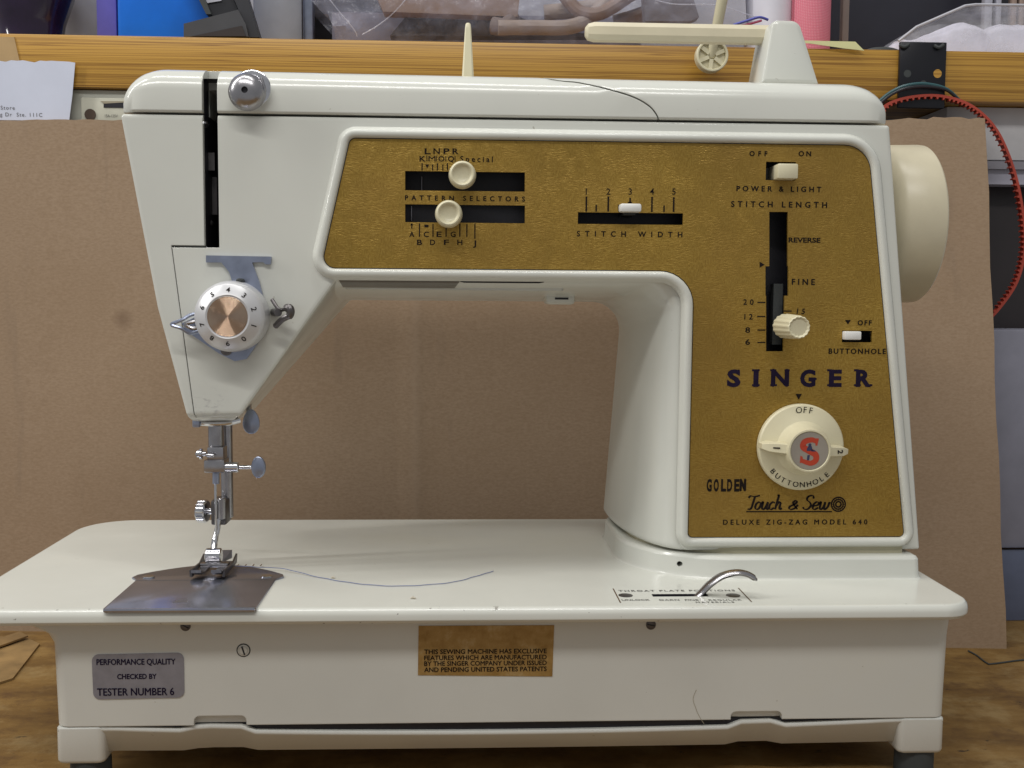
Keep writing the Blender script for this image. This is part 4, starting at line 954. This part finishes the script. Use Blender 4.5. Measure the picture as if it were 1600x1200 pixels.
for i in range(1, len(bs)):
    acc += (bs[i]-bs[i-1]).length
    if acc < 2.6: continue
    acc = 0; p = bs[i]; t = (bs[i]-bs[i-1]).normalized(); nrm = Vector((0, 1, 0)).cross(t).normalized()
    if nrm.dot(p-F3(1450, 330, 227)) < 0: nrm = -nrm
    q = [p+t*.85, p-t*.85, p-nrm*1.45-t*.3, p-nrm*1.45+t*.3]
    v_, f_ = loft([q, [a+Vector((0, 4.0, 0)) for a in q]]); obj('belt_tooth', v_, f_, BL.data.materials[0], BL, 0)
# cables behind the cover
for k, (dy, mt, lb) in enumerate(((0, (.02, .02, .025), 'black'), (4, (.03, .09, .1), 'dark green'))):
    pp = spline([F3(1375, 162-dy*1.2, 228), F3(1392, 148-dy, 226), F3(1415, 138-dy, 225), F3(1445, 135-dy, 225.5), F3(1478, 140-dy*.3, 226.5), F3(1500, 158, 229.5)], 8)
    o = obj('cable', *tube(pp, 1.0, 8), simple('cable_'+lb.replace(' ', '_'), mt, .35), None); tag(o, lb+' cable arching over the red belt below the bracket', 'cable')

# yellow slip and black cloth on the shelf edge
ys_ = [F(1205, 63, 231), F(1335, 66, 231), F(1349, 80, 231), F(1322, 77, 231), F(1262, 68.5, 231), F(1205, 67.5, 231)]
ye = obj('paper_slip', *prism(ys_, 229.5, 230.0), simple('yellow_paper', (.66, .64, .33), .7, var=.04), None, 0); tag(ye, 'pale yellow paper slip hanging over the shelf edge', 'paper')
# wheel-shaped spool cap with a slanted pin, in front of the shelf board
cpx = F3(1113.5, 86, 214); k214 = (214-CAM.y)/FPX
SC = thing('spool_cap', (cpx.x, 214, cpx.z), 'cream wheel-shaped spool cap on a slanted pin behind the spool rod', 'spool cap')
rr_ = 25*k214
obj('rim', *lathe([(rr_, 6), (rr_, .4), (rr_-.4, 0), (rr_-1.2, 0), (rr_-1.5, .4), (rr_-1.5, 2.6), (.01, 2.6)], cpx, (0, 1, 0), 40), 'ivory2', SC, 40)
for i in range(6):
    a = 2*PI*i/6+.4; d = Vector((math.cos(a), 0, math.sin(a))); n_ = Vector((-d.z, 0, d.x))
    q = [cpx+d*2+n_*1.1, cpx+d*(rr_-1.2)+n_*1.1, cpx+d*(rr_-1.2)-n_*1.1, cpx+d*2-n_*1.1]
    obj('spoke', *loft([[p+Vector((0, 1, 0)) for p in q], [p+Vector((0, 5, 0)) for p in q]]), 'ivory2', SC, 0)
pe = F3(1136, -40, 200)
obj('pin', *tube([cpx+Vector((0, 4, 0)), cpx+(pe-cpx)*.3+Vector((0, 2, 0)), pe], [2.6, 2.9, 3.2], 16), 'ivory2', SC)

# --- things standing on the shelf (only their lower ends show)
def sx(px, Y): return F(px, 40, Y)[0]
def standing(name, px0, px1, Y0, Y1, h, mat, label, cat, bev=1.):
    return tag(rbox(name, (sx(px0, Y0), sx(px1, Y0), Y0, Y1, ZS+.05, ZS+h), mat, None, bev), label, cat)
vg = F3(52, -40, 262)
o = obj('glass_vase', *lathe([(17, 0), (19, 1.5), (18, 5), (19.5, 14), (25, 30), (26, 44), (22, 62), (14, 78), (16, 90)], (sx(42, 262), 268, ZS), (0, 0, 1), 40), simple('purple_glass', (.016, .008, .028), .12, var=.3), None); tag(o, 'dark purple glossy glass vase at the left end of the shelf', 'vase')
standing('white_board', 88, 152, 300, 312, 160, simple('panel_white', (.5, .5, .53), .5), 'pale grey board standing between the purple vase and the blue bin', 'board')
standing('violet_folder', 151, 182, 262, 266, 120, simple('violet_plastic', (.13, .12, .5), .25), 'translucent violet folder beside the blue bin', 'folder', .6)
standing('blue_bin', 182, 345, 258, 340, 120, simple('blue_plastic', (.002, .14, .66), .35), 'bright blue plastic bin on the shelf', 'bin', 3)
# black stapler-like tool leaning on the bin
ST = thing('black_tool', tuple(F3(350, 57, 246)), 'black plastic tool leaning against the blue bin', 'tool')
def slabp(name, pxs, y0, y1, mat, par): return obj(name, *prism([F(*q, y0) for q in pxs], y0, y1), mat, par, 0)
def gz(py): return py
slabp('foot', [(287, 57), (287, 37), (372, 15), (384, 38), (388, 57)], 240, 256, simple('tool_grey', (.045, .045, .05), .5), ST)
slabp('foot_recess', [(300, 56.5), (378, 40), (384, 56.5)], 239.4, 240.5, simple('tool_brown', (.02, .012, .01), .5), ST)
slabp('leaning_arm', [(385, 58), (405, 58), (372, -50), (345, -50), (375, 20)], 243, 255, simple('tool_black', (.02, .02, .025), .45), ST)
slabp('rear_arm', [(322, 22), (330, 22), (300, -50), (286, -50)], 244, 254, M['rubber'], ST)
slabp('inner_body', [(328, 27), (372, 16), (345, -50), (300, -50)], 248, 254, simple('tool_dark', (.012, .012, .016), .4), ST)
slabp('label_tag', [(316, 6), (346, 1), (344, -6), (314, -2)], 247, 248.2, simple('tag_white', (.45, .45, .5), .5), ST)
standing('grey_box', 396, 472, 300, 330, 160, simple('box_grey', (.36, .37, .41), .5), 'light grey box between the black tool and the metal upright', 'box')
standing('metal_upright', 473, 489, 292, 302, 260, 'bluesteel', 'narrow grey metal upright left of the plastic bag', 'upright', 1.5)
standing('black_backdrop_box', 489, 640, 330, 400, 200, 'black', 'black box standing behind the left end of the plastic bag', 'box')
standing('dark_cabinet', 1290, 1680, 350, 420, 260, simple('cabinet_dark', (.02, .02, .03), .35), 'dark cabinet behind the pink roll and the clear tub', 'cabinet')
# plastic bag holding hoses and parts
BG = thing('plastic_bag', tuple(F3(840, 60, 262)), 'clear plastic bag filled with tan hoses and brown parts', 'bag')
br_ = random.Random(11); gr = []
NXB, NZB = 46, 12
pL, pR = 512, 1165
for j in range(NZB+1):
    row = []
    t = j/NZB
    for i in range(NXB+1):
        s_ = i/NXB; px = pL+(pR-pL)*s_ + (28*(1-t*2.2) if i == 0 else 0)
        py = 59-t*110
        bul = math.sin(PI*s_)**.5*(10+6*math.sin(PI*min(1, t*1.1)))
        Y = 258-bul+2.6*math.sin(i*1.9+j*.9)+br_.uniform(-1.2, 1.2)
        if j == 0: p = Vector((sx(px, Y), Y+6, ZS+.2+(3 if i == 0 else 0)))
        else: p = F3(px-(40*t if s_ < .03 else 0), py, Y)
        row.append(p)
    gr.append(row)
v, f = loft(gr, False, False, False); obj('film', v, f, 'film', BG, 60)
obj('film', *loft([[p_+Vector((0, 62+3*math.sin(i_), 0)) for i_, p_ in enumerate(r_)] for r_ in gr], False, False, False), 'film', BG, 60)
obj('film_top', *loft([gr[-1], [p_+Vector((0, 30, 5+2*math.sin(i_*1.7))) for i_, p_ in enumerate(gr[-1])], [p_+Vector((0, 62+3*math.sin(i_), 0)) for i_, p_ in enumerate(gr[-1])]], False, False, False), 'film', BG, 60)
highlight_m = film('film_highlight', (.6, .6, .7), .4)  # pale tubes painted in as highlights on the film's edge and creases
for q_ in ([(508, -10, 247), (530, 18, 246), (553, 46, 248), (558, 57, 250)], [(640, -8, 246), (615, 20, 245), (590, 40, 246), (566, 54, 249)], [(1000, -8, 245), (1050, 6, 244), (1120, 8, 244), (1165, 22, 246), (1198, 30, 247)]):
    obj('fold_highlight', *tube(spline([F3(*a_) for a_ in q_], 6), .35, 6), highlight_m, BG)
tan = simple('tan_hose', (.30, .235, .2), .6); tan2 = simple('brown_part', (.22, .14, .10), .6); drk = simple('dark_part', (.03, .025, .03), .5)
def hose(pxs, r, mt): obj('hose', *tube(spline([F3(*q) for q in pxs], 8), r, 12), mt, BG)
hose([(778, 43, 270), (830, 43, 271), (890, 42, 272), (925, 25, 278), (960, -10, 280)], 4.6, tan)
hose([(770, 40, 276), (790, 42, 274), (800, 30, 284)], 5.5, simple('hose_end', (.16, .12, .11), .6))
hose([(850, 20, 286), (910, 14, 284), (960, 2, 282), (1000, -18, 284)], 5, tan)
hose([(880, -10, 276), (905, 18, 275), (940, 20, 274), (985, -8, 276)], 4.2, tan2)
hose([(960, 36, 292), (1010, 20, 290), (1060, -10, 290)], 5, tan2)
obj('wooden_part', *prism([F(590, 0, 282), F(600, 22, 282), F(808, 30, 282), F(815, -40, 282), F(600, -40, 282)], 276, 290), tan2, BG, 0)
obj('dark_filling', *prism([F(610, 58, 292), F(640, 22, 292), F(800, 24, 292), F(860, 50, 292), F(960, 58, 292)], 288, 300), drk, BG, 0)
obj('pale_filling', *box(sx(520, 310), sx(1000, 310), 306, 314, ZS+.3, ZS+34), simple('filling_grey', (.20, .19, .25), .7), BG, 0)
obj('grey_part', *prism([F(1005, 38, 270), F(1075, 38, 270), F(1088, 32, 270), F(1066, -40, 270), F(1000, -40, 270)], 262, 272), simple('part_grey', (.13, .11, .12), .6), BG, 0)
obj('white_part', *prism([F(1070, 58, 284), F(1165, 58, 284), F(1160, -40, 284), F(1060, -40, 284)], 280, 292), simple('part_white', (.42, .42, .48), .6), BG, 0)
obj('zip_seal', *tube(spline([F3(1146, 39, 246), F3(1165, 33, 245), F3(1186, 27, 245), F3(1200, 31, 246)], 6), .8, 8), simple('blue_seal', (.08, .09, .4), .4), BG)
obj('zip_edge', *tube(spline([F3(1150, 42, 246.5), F3(1172, 37, 245.5), F3(1190, 32, 245.5)], 6), .7, 8), simple('red_seal', (.4, .05, .12), .4), BG)
# rolls
c = F3(1203, 40, 285); o = obj('paper_roll', *lathe([(14, 0), (14.6, .6), (14.6, 118), (13, 120), (5, 120)], (c.x, 290, ZS), (0, 0, 1), 40), simple('roll_white', (.64, .64, .72), .7, var=.04), None); tag(o, 'white paper roll standing beside the pink mesh roll', 'roll')
def pink():
    m, nt, b = new_mat('pink_mesh'); v = coords(nt)
    w1 = N(nt, 'ShaderNodeTexWave', bands_direction='X'); w1.inputs['Scale'].default_value = 330; nt.links.new(v, w1.inputs['Vector'])
    w2 = N(nt, 'ShaderNodeTexWave', bands_direction='Z'); w2.inputs['Scale'].default_value = 330; w2.inputs['Distortion'].default_value = 1; nt.links.new(v, w2.inputs['Vector'])
    mm = N(nt, 'ShaderNodeMath', operation='MULTIPLY'); nt.links.new(w1.outputs['Fac'], mm.inputs[0]); nt.links.new(w2.outputs['Fac'], mm.inputs[1])
    nt.links.new(ramp(nt, mm.outputs[0], [(.05, (.60, .14, .2)), (.6, (.68, .27, .32))]), b.inputs['Base Color']); b.inputs['Roughness'].default_value = .7; bump(nt, b, mm.outputs[0], .5, .0006)
    return m
c = F3(1270, 40, 278); o = obj('mesh_roll', *lathe([(12, 0), (12.6, .6), (12.6, 108), (11.5, 110), (4, 110)], (c.x, 284, ZS), (0, 0, 1), 40), pink(), None); tag(o, 'pink mesh roll standing behind the spool bracket', 'roll')
standing('metal_post', 1316, 1327, 300, 306, 260, simple('post_tan', (.2, .16, .14), .5), 'thin tan metal post right of the pink roll', 'post', 1.)
rs = random.Random(2)
cl_ = MB(); pts = spline([(sx(1345, 252), 252, ZS+1.2), (sx(1365, 250), 249, ZS+2.6), (sx(1390, 250), 248, ZS+2.6), (sx(1412, 250), 250, ZS+1.6)], 6)
cl_.add(*tube(pts, [1.2+1.2*math.sin(PI*i/(len(pts)-1)) for i in range(len(pts))], 12)); o = cl_.build('black_strap', 'rubber'); tag(o, 'black strap lying on the shelf left of the bracket', 'strap')
# clear tub with fluffy white stuffing
TB = thing('clear_tub', tuple(F3(1520, 72, 262)), 'clear plastic tub of white stuffing at the right end of the shelf', 'tub')
tubp = [(1404, 64), (1432, 42), (1508, 9), (1524, 7), (1680, 9)]
fp = [F(x, y, 252) for x, y in tubp]
m = MB(); m.add([(fp[0][0], 252, ZS+.3)]+[(x, 252, z) for x, z in fp]+[(fp[-1][0], 252, ZS+.3)], [tuple(range(7))]); m.add([(fp[0][0], 300, ZS+.3)]+[(x, 300, z) for x, z in fp]+[(fp[-1][0], 300, ZS+.3)], [tuple(range(7))])
v, f = loft([[(x, 252, z) for x, z in fp], [(x, 300, z) for x, z in fp]], False, False, False); m.add(v, f); m.build('tub_wall', 'tubfilm', TB, 0)
obj('tub_rim', *tube([Vector((x, 252, z)) for x, z in fp], .8, 8), simple('rim_clear', (.5, .5, .55), .15), TB)
gx_ = []
for i in range(29):
    px = 1418+262*i/28; top_ = 54 if px < 1440 else (54-(px-1440)*.42 if px < 1508 else 26+8*max(0, 1-abs(px-1548)/30)*2.0-3*math.sin((px-1508)*.05))
    row = []
    for k in range(9):
        a = PI*k/8; tt = F3(px, top_+rs.uniform(-1, 1), 256).z
        row.append(Vector((F(px, 40, 256)[0], 276-20*math.cos(a)+rs.uniform(-.7, .7), ZS+.5+(tt-ZS-.5)*max(0, math.sin(a))**.35+rs.uniform(-.5, .5)*(k not in (0, 8)))))
    gx_.append(row)
v, f = loft(gx_, True, True, True); obj('stuffing', v, f, simple('white_stuffing', (.72, .70, .80), .95, var=.05, bump_s=.8, bscale=120), TB, 80)
m = MB()
for px in range(1484, 1605, 9):
    p = F3(px+rs.uniform(-2, 2), 71.5+(px-1484)*.035, 247.5); p.z = ZS+.5; m.add(*lathe([(.3, -.4), (1.5+rs.uniform(-.4, .6), .2), (.9, 1.2), (.1, 1.6)], p, (rs.uniform(-.4, .4), -.3, 1), 7))
o = m.build('stuffing_fluff', simple('fluff_white', (.7, .7, .74), .95)); o['kind'] = 'stuff'; o['label'] = 'white fluff scattered along the shelf edge under the tub'
# clear strips and tools standing behind the tub
for i, (p0, p1, wd) in enumerate(((1538, 1552, 9), (1556, 1566, 5), (1580, 1584, 5), (1592, 1597, 5))):
    standing('brush_handle', p0, p0+wd+3, 320, 326, 150, (simple('handle_clear', (.4, .4, .46), .2) if i < 2 else simple('handle_tan', (.3, .22, .18), .5)), ['broad clear handle standing behind the tub', 'narrow clear handle standing behind the tub', 'left tan handle standing behind the tub', 'right tan handle standing behind the tub'][i], 'handle', .8)

# --- bench bits
w_ = obj('wire_scrap', *tube(spline([G3(1513, 1017, .5), G3(1526, 1024, .5), G3(1542, 1036, .5), G3(1552, 1037, .5), G3(1600, 1031, .5), G3(1640, 1030, .5)], 6), .45, 6), 'rubber', None); tag(w_, 'thin dark wire lying on the bench at the foot of the cardboard', 'wire')
sh_ = [G(-60, 1085, 1), G(20, 1060, 1), G(62, 1006, 1), G(40, 996, 1), G(-60, 1010, 1)]
o = obj('board_scrap', *slab(sh_, .1, 1.2), simple('scrap_tan', (.25, .155, .06), .6, var=.3), None, 0); tag(o, 'thin tan board scrap lying on the bench at the left', 'scrap')
m = MB()
for a, b, z in ((G(-30, 1024, 2), G(20, 1000, 2), 2), (G(-20, 1016, 3), G(44, 994, 3), 3)):
    d = (Vector((b[0]-a[0], b[1]-a[1], 0))).normalized(); n_ = Vector((-d.y, d.x, 0))
    m = MB(); m.add([Vector((*a, z-1)), Vector((*b, z-.5)), Vector((*b, z+1))+n_*7, Vector((*a, z))+n_*9, Vector((*a, z)), Vector((*b, z+.4)), Vector((*b, z+1.8))+n_*7, Vector((*a, z+1))+n_*9], [(0, 1, 2, 3), (4, 7, 6, 5), (0, 4, 5, 1), (1, 5, 6, 2), (2, 6, 7, 3), (3, 7, 4, 0)])
    o = m.build('wood_sliver', simple('sliver_brown', (.2, .12, .045), .7, var=.3), None, 0); tag(o, 'front bent wood sliver on the tan board scrap' if z == 2 else 'rear bent wood sliver behind the tan board scrap', 'scrap')
S.cycles.max_bounces = 8
